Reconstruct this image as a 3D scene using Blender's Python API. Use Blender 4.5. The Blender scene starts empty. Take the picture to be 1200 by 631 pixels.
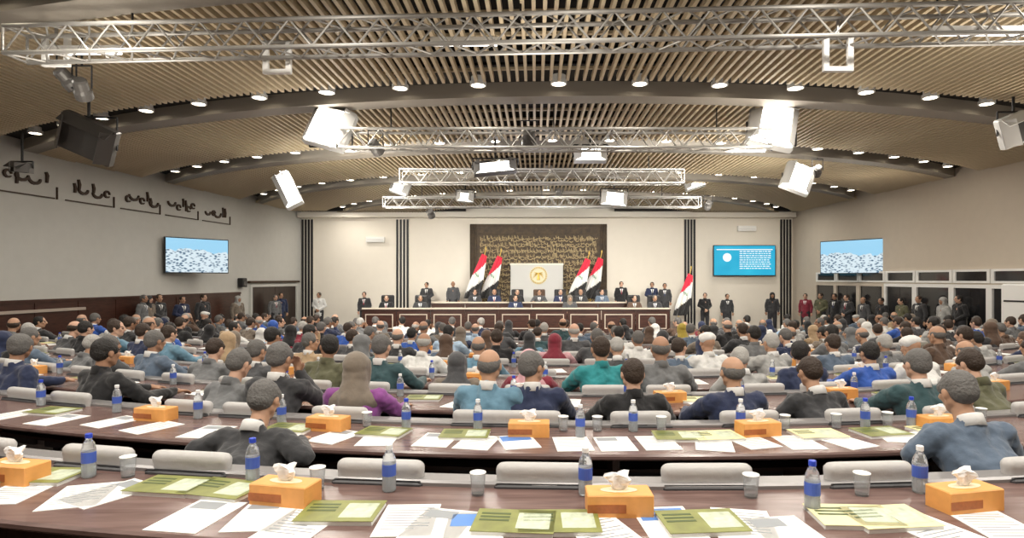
import bpy, math, random
from mathutils import Vector, Matrix, Euler

R = random.Random(7)
PI = math.pi
SC = bpy.context.scene
COL = SC.collection
HC = 1.66            # camera height above the nearest floor
F = 700.0            # focal length in pixels of the 1200 px wide frame
VX, VY = 628.0, 327.0


def P(px, py, d):
    """a point of the hall at depth d that the picture shows at px, py"""
    return Vector(((px - VX) * d / F, d, HC - (py - VY) * d / F))


# ------------------------------------------------------------------ materials
MATS = {}


def mat(name, col, rough=0.6, metal=0.0, bump=0.0, scale=20.0, var=0.0, emit=None, estr=0.0, trans=0.0, sheen=0.0):
    if name in MATS:
        return MATS[name]
    m = bpy.data.materials.new(name)
    m.use_nodes = True
    nt = m.node_tree
    b = nt.nodes['Principled BSDF']
    b.inputs['Base Color'].default_value = (*col, 1)
    b.inputs['Roughness'].default_value = rough
    b.inputs['Metallic'].default_value = metal
    if trans:
        b.inputs['Transmission Weight'].default_value = trans
        b.inputs['IOR'].default_value = 1.33
    if sheen:
        b.inputs['Sheen Weight'].default_value = sheen
    if emit:
        b.inputs['Emission Color'].default_value = (*emit, 1)
        b.inputs['Emission Strength'].default_value = estr
    if bump or var:
        tc = nt.nodes.new('ShaderNodeTexCoord')
        no = nt.nodes.new('ShaderNodeTexNoise')
        no.inputs['Scale'].default_value = scale
        no.inputs['Detail'].default_value = 3
        nt.links.new(tc.outputs['Object'], no.inputs['Vector'])
        if bump:
            bp = nt.nodes.new('ShaderNodeBump')
            bp.inputs['Strength'].default_value = bump
            bp.inputs['Distance'].default_value = 0.02
            nt.links.new(no.outputs['Fac'], bp.inputs['Height'])
            nt.links.new(bp.outputs['Normal'], b.inputs['Normal'])
        if var:
            mx = nt.nodes.new('ShaderNodeMixRGB')
            mx.inputs[1].default_value = (*[c * (1 - var) for c in col], 1)
            mx.inputs[2].default_value = (*[min(1, c * (1 + var)) for c in col], 1)
            nt.links.new(no.outputs['Fac'], mx.inputs[0])
            nt.links.new(mx.outputs[0], b.inputs['Base Color'])
    MATS[name] = m
    return m


def wood(name, c1, c2, rough=0.35, sc=(1.5, 12, 12)):
    m = mat(name, c1, rough)
    nt = m.node_tree
    b = nt.nodes['Principled BSDF']
    tc = nt.nodes.new('ShaderNodeTexCoord')
    mp = nt.nodes.new('ShaderNodeMapping')
    mp.inputs['Scale'].default_value = sc
    no = nt.nodes.new('ShaderNodeTexNoise')
    no.inputs['Scale'].default_value = 2.0
    no.inputs['Detail'].default_value = 6
    no.inputs['Distortion'].default_value = 0.6
    cr = nt.nodes.new('ShaderNodeValToRGB')
    cr.color_ramp.elements[0].position = 0.3
    cr.color_ramp.elements[1].position = 0.7
    cr.color_ramp.elements[0].color = (*c1, 1)
    cr.color_ramp.elements[1].color = (*c2, 1)
    nt.links.new(tc.outputs['Object'], mp.inputs['Vector'])
    nt.links.new(mp.outputs[0], no.inputs['Vector'])
    nt.links.new(no.outputs['Fac'], cr.inputs[0])
    nt.links.new(cr.outputs[0], b.inputs['Base Color'])
    return m


M_WALLF = mat('cream wall paint', (0.80, 0.75, 0.66), 0.7, bump=0.05, scale=3, var=0.03)
M_WALLL = mat('grey cream fabric wall', (0.58, 0.58, 0.55), 0.85, bump=0.05, scale=4, var=0.05)
M_WALLR = mat('warm cream wall', (0.60, 0.53, 0.44), 0.8, bump=0.05, scale=4, var=0.04)
M_SLAT = mat('tan ceiling slat', (0.56, 0.46, 0.31), 0.55, bump=0.04, scale=8, var=0.05)
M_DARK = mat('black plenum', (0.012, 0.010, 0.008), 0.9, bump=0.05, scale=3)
M_COVE = mat('cove fascia', (0.30, 0.27, 0.23), 0.6, bump=0.03, scale=5)
M_CARPET = mat('dark carpet', (0.03, 0.018, 0.016), 0.95, bump=0.4, scale=200, var=0.3)
M_WAINS = wood('dark red brown panelling', (0.035, 0.012, 0.008), (0.075, 0.028, 0.018), 0.35, (2, 2, 14))
M_DESK = wood('mahogany desk top', (0.12, 0.07, 0.062), (0.21, 0.135, 0.12), 0.25)
M_DESKD = wood('dark desk panel', (0.03, 0.014, 0.011), (0.06, 0.03, 0.022), 0.4)
M_LEDGE = mat('grey desk ledge', (0.26, 0.25, 0.25), 0.35, 0.3, bump=0.03, scale=30)
M_CHAIR = mat('light grey chair leather', (0.50, 0.49, 0.48), 0.45, bump=0.15, scale=25, var=0.05)
M_CHAIRD = mat('dark chair shell', (0.05, 0.05, 0.055), 0.5, bump=0.05)
M_CHROME = mat('brushed aluminium', (0.36, 0.35, 0.33), 0.45, 0.6, bump=0.03, scale=40)
M_BLACK = mat('black metal', (0.02, 0.02, 0.022), 0.45, 0.3, bump=0.03)
M_WHITE = mat('white enamel', (0.85, 0.85, 0.83), 0.4, bump=0.02)
M_PAPER = mat('white paper', (0.9, 0.9, 0.88), 0.6, bump=0.03, scale=10)
M_TISSUE = mat('tissue', (0.92, 0.92, 0.92), 0.8, bump=0.4, scale=30)
M_ORANGE = mat('orange tissue box card', (0.78, 0.36, 0.10), 0.5, bump=0.03, scale=30, var=0.12)
M_OLIVE = mat('olive yellow booklet cover', (0.22, 0.235, 0.06), 0.45, bump=0.03, scale=14, var=0.5)
M_YELLOW = mat('pale yellow folder', (0.80, 0.76, 0.42), 0.5, bump=0.03, scale=14, var=0.05)
M_BLUEP = mat('blue printed block', (0.10, 0.25, 0.62), 0.5, bump=0.02)
M_GREYP = mat('grey printed text block', (0.30, 0.32, 0.34), 0.6, bump=0.02)
M_GLASS = mat('clear bottle plastic', (0.93, 0.96, 0.98), 0.08, trans=0.85, bump=0.02)
M_BCAP = mat('blue bottle cap', (0.02, 0.06, 0.55), 0.4, bump=0.02)
M_WCAP = mat('white bottle cap', (0.85, 0.86, 0.88), 0.4, bump=0.02)
M_LABELB = mat('blue bottle label', (0.06, 0.12, 0.5), 0.4, bump=0.02)
M_GOLD = mat('gold', (0.75, 0.52, 0.12), 0.35, 0.6, bump=0.05)
M_GOLDL = mat('gold relief lettering', (0.40, 0.30, 0.14), 0.5, 0.1, bump=0.1)
M_BROWNP = wood('brown relief board', (0.030, 0.016, 0.004), (0.075, 0.043, 0.014), 0.6, (3, 3, 3))
M_LETTER = mat('dark bronze lettering', (0.045, 0.022, 0.010), 0.5, 0.2, bump=0.05)
M_RED = mat('red flag cloth', (0.75, 0.02, 0.06), 0.6, bump=0.1, sheen=0.3)
M_FWHITE = mat('white flag cloth', (0.85, 0.85, 0.83), 0.6, bump=0.1, sheen=0.3)
M_FBLACK = mat('black flag cloth', (0.012, 0.012, 0.012), 0.6, bump=0.1, sheen=0.3)
M_FGREEN = mat('green flag lettering', (0.01, 0.25, 0.08), 0.6, bump=0.1)
M_BOARD = mat('pale rostrum board', (0.55, 0.55, 0.53), 0.5, bump=0.03)
M_GLASSD = mat('dark door glass', (0.02, 0.02, 0.022), 0.1, bump=0.02, scale=2)
M_LAMPON = mat('downlight glow', (1, 1, 1), 0.5, emit=(1.0, 0.88, 0.68), estr=14)
M_PANELON = mat('led panel glow', (1, 1, 1), 0.5, emit=(1.0, 0.95, 0.86), estr=6)
M_HOUSE = mat('lamp housing grey', (0.55, 0.55, 0.54), 0.4, 0.3, bump=0.03)
M_HOUSED = mat('lamp housing dark', (0.10, 0.095, 0.09), 0.4, 0.3, bump=0.03)
M_TUBEON = mat('fluorescent glow', (1, 1, 1), 0.5, emit=(1.0, 0.98, 0.92), estr=2.5)


# ------------------------------------------------------------------ mesh helper
class MB:
    def __init__(s):
        s.v = []
        s.f = []
        s.mi = []
        s.cur = 0

    def add(s, vs, fs, M=None):
        o = len(s.v)
        s.v += [tuple(M @ Vector(p)) if M is not None else tuple(p) for p in vs]
        for f in fs:
            s.f.append(tuple(i + o for i in f))
            s.mi.append(s.cur)

    def box(s, lo, hi, M=None):
        x0, y0, z0 = lo
        x1, y1, z1 = hi
        s.add([(x0, y0, z0), (x1, y0, z0), (x1, y1, z0), (x0, y1, z0), (x0, y0, z1), (x1, y0, z1), (x1, y1, z1), (x0, y1, z1)],
              [(0, 3, 2, 1), (4, 5, 6, 7), (0, 1, 5, 4), (1, 2, 6, 5), (2, 3, 7, 6), (3, 0, 4, 7)], M)

    def cbox(s, lo, hi, c=0.01, M=None):
        """box with its vertical edges and top chamfered"""
        x0, y0, z0 = lo
        x1, y1, z1 = hi

        def ring(a, z):
            return [(x0 + a + c, y0 + a, z), (x1 - a - c, y0 + a, z), (x1 - a, y0 + a + c, z), (x1 - a, y1 - a - c, z),
                    (x1 - a - c, y1 - a, z), (x0 + a + c, y1 - a, z), (x0 + a, y1 - a - c, z), (x0 + a, y0 + a + c, z)]
        vs = ring(0, z0) + ring(0, z1 - c) + ring(c, z1)
        fs = [tuple(range(7, -1, -1)), tuple(range(16, 24))]
        for k in (0, 8):
            fs += [(k + i, k + (i + 1) % 8, k + 8 + (i + 1) % 8, k + 8 + i) for i in range(8)]
        s.add(vs, fs, M)

    def rod(s, a, b, r, n=8, r2=None, cap=True):
        a = Vector(a)
        b = Vector(b)
        r2 = r if r2 is None else r2
        d = b - a
        if d.length < 1e-6:
            return
        q = d.to_track_quat('Z', 'Y').to_matrix()
        vs = []
        for p, rr in ((a, r), (b, r2)):
            for i in range(n):
                t = 2 * PI * i / n
                vs.append(p + q @ Vector((rr * math.cos(t), rr * math.sin(t), 0)))
        fs = [(i, (i + 1) % n, n + (i + 1) % n, n + i) for i in range(n)]
        if cap:
            fs += [tuple(range(n - 1, -1, -1)), tuple(range(n, 2 * n))]
        s.add(vs, fs)

    def lathe(s, prof, n=16, M=None):
        vs = []
        for r, z in prof:
            for i in range(n):
                t = 2 * PI * i / n
                vs.append((r * math.cos(t), r * math.sin(t), z))
        fs = []
        for k in range(len(prof) - 1):
            fs += [(k * n + i, k * n + (i + 1) % n, (k + 1) * n + (i + 1) % n, (k + 1) * n + i) for i in range(n)]
        fs += [tuple(range(n - 1, -1, -1)), tuple(range((len(prof) - 1) * n, len(prof) * n))]
        s.add(vs, fs, M)

    def ell(s, c, r, M=None, nu=14, nv=9):
        vs = [(0, 0, 1)]
        for j in range(1, nv):
            ph = PI * j / nv
            for i in range(nu):
                t = 2 * PI * i / nu
                vs.append((math.sin(ph) * math.cos(t), math.sin(ph) * math.sin(t), math.cos(ph)))
        vs.append((0, 0, -1))
        vs = [(c[0] + x * r[0], c[1] + y * r[1], c[2] + z * r[2]) for x, y, z in vs]
        fs = [(0, 1 + i, 1 + (i + 1) % nu) for i in range(nu)]
        for j in range(nv - 2):
            a = 1 + j * nu
            fs += [(a + i, a + nu + i, a + nu + (i + 1) % nu, a + (i + 1) % nu) for i in range(nu)]
        a = 1 + (nv - 2) * nu
        fs += [(a + i, len(vs) - 1, a + (i + 1) % nu) for i in range(nu)]
        s.add(vs, fs, M)

    def cap(s, a, b, ra, rb, M=None, n=12):
        """tapered capsule"""
        a = Vector(a)
        b = Vector(b)
        d = b - a
        L = max(d.length, 1e-5)
        q = d.to_track_quat('Z', 'Y').to_matrix()
        vs = []
        rings = []
        for j in range(1, 4):
            ph = PI / 2 * j / 3
            rings.append((-math.cos(ph) * ra, math.sin(ph) * ra))
        for j in range(3, 0, -1):
            ph = PI / 2 * j / 3
            rings.append((L + math.cos(ph) * rb, math.sin(ph) * rb))
        vs.append(a + q @ Vector((0, 0, -ra)))
        for z, r in rings:
            for i in range(n):
                t = 2 * PI * i / n
                vs.append(a + q @ Vector((r * math.cos(t), r * math.sin(t), z)))
        vs.append(a + q @ Vector((0, 0, L + rb)))
        fs = [(0, 1 + (i + 1) % n, 1 + i) for i in range(n)]
        for k in range(len(rings) - 1):
            o = 1 + k * n
            fs += [(o + i, o + (i + 1) % n, o + n + (i + 1) % n, o + n + i) for i in range(n)]
        o = 1 + (len(rings) - 1) * n
        fs += [(o + i, o + (i + 1) % n, len(vs) - 1) for i in range(n)]
        s.add(vs, fs, M)

    def mesh(s, name, smooth=False):
        me = bpy.data.meshes.new(name)
        me.from_pydata(s.v, [], s.f)
        if any(s.mi):
            me.polygons.foreach_set('material_index', s.mi)
        if smooth:
            me.polygons.foreach_set('use_smooth', [True] * len(me.polygons))
        me.update()
        return me

    def obj(s, name, mats, parent=None, smooth=False, autos=False):
        me = s.mesh(name, smooth)
        for m in (mats if isinstance(mats, (list, tuple)) else [mats]):
            me.materials.append(m)
        return link(name, me, parent)


def link(name, data, parent=None):
    o = bpy.data.objects.new(name, data)
    COL.objects.link(o)
    if parent is not None:
        o.parent = parent
    return o


def tag(o, label, cat, group=None, kind=None):
    o['label'] = label
    o['category'] = cat
    if group:
        o['group'] = group
    if kind:
        o['kind'] = kind
    return o


def thing(name, label, cat, loc=(0, 0, 0), rz=0.0, group=None, rot=None):
    o = bpy.data.objects.new(name, None)
    COL.objects.link(o)
    o.empty_display_size = 0.1
    o.location = loc
    o.rotation_euler = rot if rot is not None else (0, 0, rz)
    return tag(o, label, cat, group)


def struct(o):
    o['kind'] = 'structure'
    return o


def copy_tree(o, parent=None):
    c = o.copy()
    COL.objects.link(c)
    c.parent = parent
    for ch in list(o.children):
        copy_tree(ch, c)
    return c


ORD = ['first', 'second', 'third', 'fourth', 'fifth', 'sixth', 'seventh', 'eighth', 'ninth', 'tenth', 'eleventh', 'twelfth',
       'thirteenth', 'fourteenth', 'fifteenth', 'sixteenth', 'seventeenth', 'eighteenth', 'nineteenth', 'twentieth']
ORD += ['twenty-' + w for w in ORD[:9]] + ['thirtieth'] + ['thirty-' + w for w in ORD[:9]] + ['fortieth'] + ['forty-' + w for w in ORD[:9]]

# ------------------------------------------------------------------ plan of the hall
X0 = 0.6


def sag(u):
    a = abs(u)
    return a * a / 24 if a < 5.5 else 5.5 ** 2 / 24 + (a - 5.5) * 5.5 / 12


def slope(u):
    a = min(abs(u), 5.5)
    return math.copysign(a / 12, u)


D0, PITCH, NROW = 2.32, 1.3, 11


def rowz(k):
    return -0.06 * min(k, 11)


def fz(x, y):
    k = (y - sag(x - X0) - (D0 + 0.42)) / PITCH + 1
    return rowz(max(0, min(11, math.floor(k + 1e-6)))) if k > 0 else 0.0


ZF = rowz(11)        # floor in front of the dais


def wl(y):
    return -10.6 - (27 - y) * 0.10


def wr(y):
    return 11.6 + (27 - y) * 0.057


ZC = 4.63
YB = -3.0
YF = 27.0

# floor: broad curved terraces
mb = MB()
us = [-14 + i * 0.5 for i in range(57)]


def frow(k, off):
    return [(X0 + u, D0 + 0.42 + PITCH * (k - 1) + off + sag(u)) for u in us]


prev = None
for k in range(0, 12):
    z = rowz(k)
    a = frow(k, 0) if k > 0 else [(X0 + u, YB - 1) for u in us]
    b = frow(k + 1, 0) if k < 11 else [(X0 + u, 30) for u in us]
    vs = [(x, y, z) for x, y in a] + [(x, y, z) for x, y in b]
    n = len(us)
    mb.add(vs, [(i, i + 1, n + i + 1, n + i) for i in range(n - 1)])
    if k < 11:
        z2 = rowz(k + 1)
        vs = [(x, y, z) for x, y in b] + [(x, y, z2) for x, y in b]
        mb.add(vs, [(i, i + 1, n + i + 1, n + i) for i in range(n - 1)])
struct(mb.obj('floor', M_CARPET))

# walls (solid slabs)


def wall_slab(name, a, b, z0, z1, t, m):
    a = Vector((*a, 0))
    b = Vector((*b, 0))
    d = (b - a).normalized()
    n = Vector((d.y, -d.x, 0)) * t
    mb = MB()
    c = [a, b, b + n, a + n]
    mb.add([(p.x, p.y, z0) for p in c] + [(p.x, p.y, z1) for p in c],
           [(0, 1, 2, 3), (7, 6, 5, 4), (0, 4, 5, 1), (1, 5, 6, 2), (2, 6, 7, 3), (3, 7, 4, 0)])
    return struct(mb.obj(name, m))


wall_slab('wall_left', (wl(YF), YF), (wl(YB), YB), -1.0, 5.4, 0.2, M_WALLL)
wall_slab('wall_right', (wr(YB), YB), (wr(YF), YF), -1.0, 5.4, 0.2, M_WALLR)
wall_slab('wall_front', (wr(YF) + 0.3, YF), (wl(YF) - 0.3, YF), -1.0, 5.4, 0.2, M_WALLF)
wall_slab('wall_back', (wl(YB) - 0.3, YB), (wr(YB) + 0.3, YB), -1.0, 5.4, 0.2, M_WALLR)
mb = MB()
mb.box((-14.5, YB - 0.3, 5.35), (14.5, 27.3, 5.5))
struct(mb.obj('ceiling', M_DARK))

# ---- slatted ceiling in curved zones
CX, CY = 1.0, 31.9


def arc_y(dc, x):
    rr = CY - dc
    return CY - math.sqrt(max(0.3, rr * rr - (x - CX) ** 2)) if abs(x - CX) < rr else 1e9


COVES = [-2.8, 1.0, 4.95, 8.95, 12.8, 16.5, 20.2, 23.9]
GAP = 0.74
LIP = 0.42


def zceil(y):
    return ZC


zn = 0
for zi in range(len(COVES) - 1):
    mb = MB()
    x = -13.65
    while x < 13.5:
        y0 = arc_y(COVES[zi], x) + GAP + LIP
        y1 = arc_y(COVES[zi + 1], x)
        y1 = min(y1, 26.9 if zi == len(COVES) - 2 else 26.2)
        y0 = max(y0, YB)
        # keep inside the side walls
        if x < -10.6:
            ymax = 27 + (x + 10.6) / 0.10
            y1 = min(y1, ymax)
        if x > 11.6:
            ymax = 27 - (x - 11.6) / 0.057
            y1 = min(y1, ymax)
        if y1 - y0 > 0.05:
            mb.box((x - 0.022, y0, ZC), (x + 0.022, y1, ZC + 0.085))
        x += 0.125
    # cross rails that carry the slats
    d = COVES[zi] + GAP + LIP + 0.12
    while d < COVES[zi + 1] - 0.05:
        pts = []
        for i in range(0, 54):
            xx = -13.2 + i * 0.5
            yy = arc_y(d, xx)
            if yy < 26.6 and wl(yy) < xx < wr(yy):
                pts.append((xx, yy))
        for a, b in zip(pts, pts[1:]):
            mb.add([(a[0], a[1], ZC + 0.1), (b[0], b[1], ZC + 0.1), (b[0], b[1] + 0.05, ZC + 0.1), (a[0], a[1] + 0.05, ZC + 0.1),
                    (a[0], a[1], ZC + 0.14), (b[0], b[1], ZC + 0.14)], [(3, 2, 1, 0), (0, 1, 5, 4)])
        d += 0.62
    zn += 1
    struct(mb.obj('ceiling', M_SLAT))

# curved cove fascias + downlights
tn = 0
dl_pts = []
for ci, dc in enumerate(COVES[1:-1]):
    pts = []
    for i in range(0, 110):
        xx = -13.6 + i * 0.25
        yy = arc_y(dc + GAP, xx)
        if yy < 26.5 and wl(yy) < xx < wr(yy):
            pts.append((xx, yy))
    mb = MB()
    for a, b in zip(pts, pts[1:]):
        # smooth curved lip ahead of the next run of slats, with an upstand into the cove
        mb.add([(a[0], a[1], ZC), (b[0], b[1], ZC), (b[0], b[1] + LIP, ZC), (a[0], a[1] + LIP, ZC),
                (a[0], a[1], ZC + 0.26), (b[0], b[1], ZC + 0.26), (a[0], a[1] + LIP, ZC + 0.05), (b[0], b[1] + LIP, ZC + 0.05)],
               [(0, 3, 2, 1), (0, 1, 5, 4), (2, 3, 6, 7), (4, 5, 7, 6)])
    tn += 1
    struct(mb.obj('trim_%d' % tn, M_COVE))
    # dark soffit the downlights sit in
    mb = MB()
    for a, b in zip(pts, pts[1:]):
        mb.add([(a[0], a[1] - GAP - 0.05, ZC + 0.24), (b[0], b[1] - GAP - 0.05, ZC + 0.24), (b[0], b[1], ZC + 0.24), (a[0], a[1], ZC + 0.24),
                (a[0], a[1] - GAP - 0.05, ZC + 0.28), (b[0], b[1] - GAP - 0.05, ZC + 0.28), (b[0], b[1], ZC + 0.28), (a[0], a[1], ZC + 0.28)],
               [(0, 3, 2, 1), (4, 5, 6, 7), (0, 1, 5, 4), (2, 3, 7, 6)])
    tn += 1
    struct(mb.obj('trim_%d' % tn, M_DARK))
    rr = CY - dc - GAP * 0.62
    na = int(rr * 1.2 / 1.3)
    row = []
    for i in range(-30, 31):
        t = (i + 0.5) * 1.28 / rr
        xx = CX + rr * math.sin(t)
        yy = CY - rr * math.cos(t)
        if abs(t) < 1.2 and yy < 26 and wl(yy) + 0.5 < xx < wr(yy) - 0.5:
            row.append((xx, yy))
    dl_pts.append(row)

mb = MB()
ringp = [(0.13, 0.0), (0.105, 0.0), (0.105, 0.06), (0.13, 0.06)]
n = 18
vs = []
for r, z in ringp:
    for i in range(n):
        vs.append((r * math.cos(2 * PI * i / n), r * math.sin(2 * PI * i / n), z))
fs = []
for k in range(4):
    k2 = (k + 1) % 4
    fs += [(k * n + i, k * n + (i + 1) % n, k2 * n + (i + 1) % n, k2 * n + i) for i in range(n)]
mb.add(vs, fs)
me_ring = mb.mesh('rim')
me_ring.materials.append(M_WHITE)
mb = MB()
mb.lathe([(0.105, 0.01), (0.105, 0.03)], 18)
me_disc = mb.mesh('diffuser')
me_disc.materials.append(M_LAMPON)
rown = ['cove just above the camera', 'nearest arched cove', 'large arched cove above the near truss', 'second arched cove from the camera',
        'third arched cove', 'fourth arched cove', 'farthest arched cove']
for ci, row in enumerate(dl_pts):
    for i, (x, y) in enumerate(row):
        px = VX + F * x / max(y, 0.1)
        if y < 1 or px < -30 or px > 1230 or VY - F * (ZC - HC) / y < -40:
            vis = False
        else:
            vis = True
        if vis:
            t = thing('downlight', 'round recessed downlight, %s from left in the arched ceiling cove number %s from the stage' % (ORD[i], ORD[len(dl_pts) - 1 - ci]),
                      'downlight', (x, y, ZC + 0.10), 0, 'downlights in the arched ceiling coves')
            link('rim', me_ring, t)
            link('diffuser', me_disc, t)
            # lamp can between soffit and rim
            m2 = MB()
            m2.rod((0, 0, 0.05), (0, 0, 0.15), 0.11, 14)
            m2.obj('can', M_WHITE, t)

# ------------------------------------------------------------------ lights
def area(name, loc, size, power, col=(1, 0.93, 0.83), rot=(0, 0, 0), shape='DISK', spread=PI):
    l = bpy.data.lights.new(name, 'AREA')
    l.shape = shape
    l.size = size
    l.energy = power
    l.color = col
    l.spread = spread
    o = link(name, l)
    o.location = loc
    o.rotation_euler = rot
    return o


for row in dl_pts:
    for i, (x, y) in enumerate(row):
        if y > 0 and i % 2 == 0 and wl(y) + 1.8 < x < wr(y) - 1.8:
            area('downlight_lamp', (x, y, ZC - 0.03), 0.2, 46)
for (x, y) in [(-6, 2), (-2, 2), (2, 2), (6, 2), (0, 0)]:
    area('downlight_lamp', (x, y, ZC - 0.02), 0.25, 60)
# added upward fill lights, no fixtures, to brighten the ceiling slats
for (x, y, p, c) in [(-5, 6.7, 90, (1, .92, .8)), (0, 6.7, 90, (1, .92, .8)), (5, 6.7, 90, (1, .92, .8)), (-3, 10, 80, (1, .92, .8)), (3.6, 10, 90, (1, .92, .8)),
                     (0, 12.3, 80, (.95, .93, 1)), (-4.5, 14, 110, (1, .93, .8)), (5.5, 15, 110, (1, .93, .8)), (-3, 17.0, 90, (1, .92, .78)), (4, 17.0, 90, (1, .92, .78)),
                     (8, 9, 60, (1, .91, .77)), (9, 17, 80, (1, .91, .77)),
                     (-5, 2.5, 60, (1, .92, .8)), (4, 2.5, 60, (1, .92, .8))]:
    area('ceiling_fill', (x, y, 3.2), 1.0, p * 0.28, c, (PI, 0, 0))
# stage wash from the big fixtures onto the front wall and the dais
for (x, y, p) in [(-3.6, 10.4, 160), (3.8, 10.4, 160), (-5.0, 17.5, 95), (0.6, 16.5, 80), (5.6, 17.5, 95)]:
    tgt = Vector((x * 0.7, 27, 1.4))
    src = Vector((x, y, 3.6))
    q = (tgt - src).to_track_quat('-Z', 'Y').to_euler()
    area('stage_wash', src, 0.7, p, (1, 0.95, 0.86), q, 'SQUARE', 1.7)

w = bpy.data.worlds.new('hall air')
SC.world = w
w.use_nodes = True
w.node_tree.nodes['Background'].inputs[0].default_value = (0.9, 0.85, 0.8, 1)
w.node_tree.nodes['Background'].inputs[1].default_value = 0.3

# ------------------------------------------------------------------ camera
cd = bpy.data.cameras.new('camera')
cam = bpy.data.objects.new('camera', cd)
COL.objects.link(cam)
cam.location = (0, 0, HC)
cam.rotation_euler = (PI / 2, 0, 0)
cd.sensor_width = 36
cd.lens = 36 * F / 1200
cd.shift_x = -(VX - 600) / 1200
cd.shift_y = (VY - 315.5) / 1200
cd.clip_start = 0.05
SC.camera = cam
SC.view_settings.view_transform = 'Standard'
SC.view_settings.look = 'None'
SC.view_settings.gamma = 1
SC.view_settings.exposure = 0.0
try:
    SC.view_settings.use_curve_mapping = False
except Exception:
    pass

# ================================================================== FRONT WALL
YW = YF - 0.02


def W(px, py, d=YW):
    p = P(px, py, d)
    return p.x, p.z


def wbox(mb, x0, y0, x1, y1, da, db):
    """a box on the front wall covering picture range x0..x1, y0..y1, from depth da to db"""
    a = W(x0, y1, 27)
    b = W(x1, y0, 27)
    mb.box((a[0], da, a[1]), (b[0], db, b[1]))


# cream bulkhead over the front wall
mb = MB()
wbox(mb, 354, 250.5, 927, 256, 26.45, 26.99)
struct(mb.obj('trim_20', M_WALLF))
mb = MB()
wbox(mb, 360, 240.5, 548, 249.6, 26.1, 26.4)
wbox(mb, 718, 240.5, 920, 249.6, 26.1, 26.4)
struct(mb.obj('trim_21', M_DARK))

# striped pilasters
for nm, (a, b) in {'beside the left wall': (353.5, 368), 'left of the brown calligraphy board': (464, 480), 'right of the brown calligraphy board': (801, 815), 'beside the right wall': (913, 927)}.items():
    x0, _ = W(a, 300, 27)
    x1, _ = W(b, 300, 27)
    t = thing('striped_pilaster', 'cream and dark vertically striped wall strip %s' % nm, 'pilaster', (x0, 26.99, ZF), 0, 'striped wall strips')
    w_ = x1 - x0
    mb = MB()
    mb.box((0, -0.05, 0), (w_, 0, 5.05))
    mb.obj('backing', M_WALLF, t)
    for i in range(4):
        mb = MB()
        c = w_ * (i + 0.5) / 4
        mb.cbox((c - 0.05, -0.075, 0.02), (c + 0.05, -0.05, 5.0), 0.008)
        mb.obj('dark_strip', M_BLACK, t)


# ---- calligraphic strokes (no legible text could be read in the photo)
def stroke(mb, pts, wd, th, y):
    """a thick pen stroke in the xz plane, standing off the wall"""
    n = len(pts)
    L = []
    for i, p in enumerate(pts):
        a = Vector(pts[max(0, i - 1)])
        b = Vector(pts[min(n - 1, i + 1)])
        d = (b - a)
        d = d / max(d.length, 1e-6)
        w_ = wd * (0.35 + 0.65 * math.sin(PI * (i + 0.6) / (n + 0.2)))
        nn = Vector((-d.y, d.x)) * w_ / 2
        L.append((Vector(p) + nn, Vector(p) - nn))
    vs = []
    for a, b in L:
        vs += [(a.x, y, a.y), (b.x, y, b.y), (a.x, y - th, a.y), (b.x, y - th, b.y)]
    fs = []
    for i in range(n - 1):
        o = i * 4
        fs += [(o + 2, o + 3, o + 7, o + 6), (o, o + 2, o + 6, o + 4), (o + 1, o + 5, o + 7, o + 3)]
    fs += [(0, 1, 3, 2), (n * 4 - 4, n * 4 - 2, n * 4 - 1, n * 4 - 3)]
    mb.add(vs, fs)


def scribble(mb, x0, x1, z0, z1, size, y, th, rnd):
    x = x0 + size * 0.4
    while x < x1 - size * 0.4:
        k = rnd.random()
        zc = z0 + (z1 - z0) * rnd.uniform(0.15, 0.5)
        if k < 0.35:      # tall upright
            h = (z1 - z0) * rnd.uniform(0.45, 0.8)
            stroke(mb, [(x, zc), (x + size * 0.03, zc + h * 0.5), (x - size * 0.05, min(z1, zc + h))], size * 0.16, th, y)
            x += size * 0.3
        elif k < 0.75:    # bowl
            r = size * rnd.uniform(0.3, 0.5)
            pts = [(x + r * math.cos(t), zc + r * 0.6 + r * 0.8 * math.sin(t)) for t in [PI * (1 + j / 8) * 1.0 for j in range(9)]]
            stroke(mb, pts, size * 0.17, th, y)
            if rnd.random() < 0.6:
                mb.cbox((x - size * .05, y - th, zc - size * .1), (x + size * .05, y, zc), 0.002)
            x += size * 0.75
        else:             # loop
            r = size * 0.2
            pts = [(x + r * math.cos(t), zc + r + r * math.sin(t)) for t in [2 * PI * j / 10 for j in range(10)]]
            stroke(mb, pts, size * 0.13, th, y)
            x += size * 0.5


# brown relief board
rnd = random.Random(3)
a = W(551, 390, 27)
b = W(711, 263, 27)
t = thing('calligraphy_board', 'tall brown relief board with gilt script behind the dais', 'wall panel', (a[0], 26.98, ZF))
h = b[1] - ZF
wd = b[0] - a[0]
mb = MB()
mb.box((0, -0.08, 0), (wd, 0, h))
mb.obj('board', M_BROWNP, t)
for s_ in (0, 1):
    mb = MB()
    x_ = 0 if s_ == 0 else wd - 0.32
    for j in range(3):
        mb.cbox((x_ + 0.03 + j * 0.10, -0.14, 0), (x_ + 0.09 + j * 0.10, -0.08, h), 0.01)
    mb.obj('side_moulding', M_BROWNP, t)
mb = MB()
mb.cbox((0, -0.14, h - 0.16), (wd, -0.08, h - 0.04), 0.01)
mb.cbox((0, -0.12, h - 0.5), (wd, -0.08, h - 0.46), 0.01)
mb.obj('top_moulding', M_BROWNP, t)
mb = MB()
zz = h - 0.85
while zz > 0.9:
    scribble(mb, 0.4, wd - 0.4, zz, zz + 0.3, 0.20, -0.08, 0.02, rnd)
    scribble(mb, 0.45, wd - 0.42, zz + .1, zz + 0.34, 0.13, -0.08, 0.03, rnd)
    zz -= 0.27
mb.obj('gilt_script', M_GOLDL, t)

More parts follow.
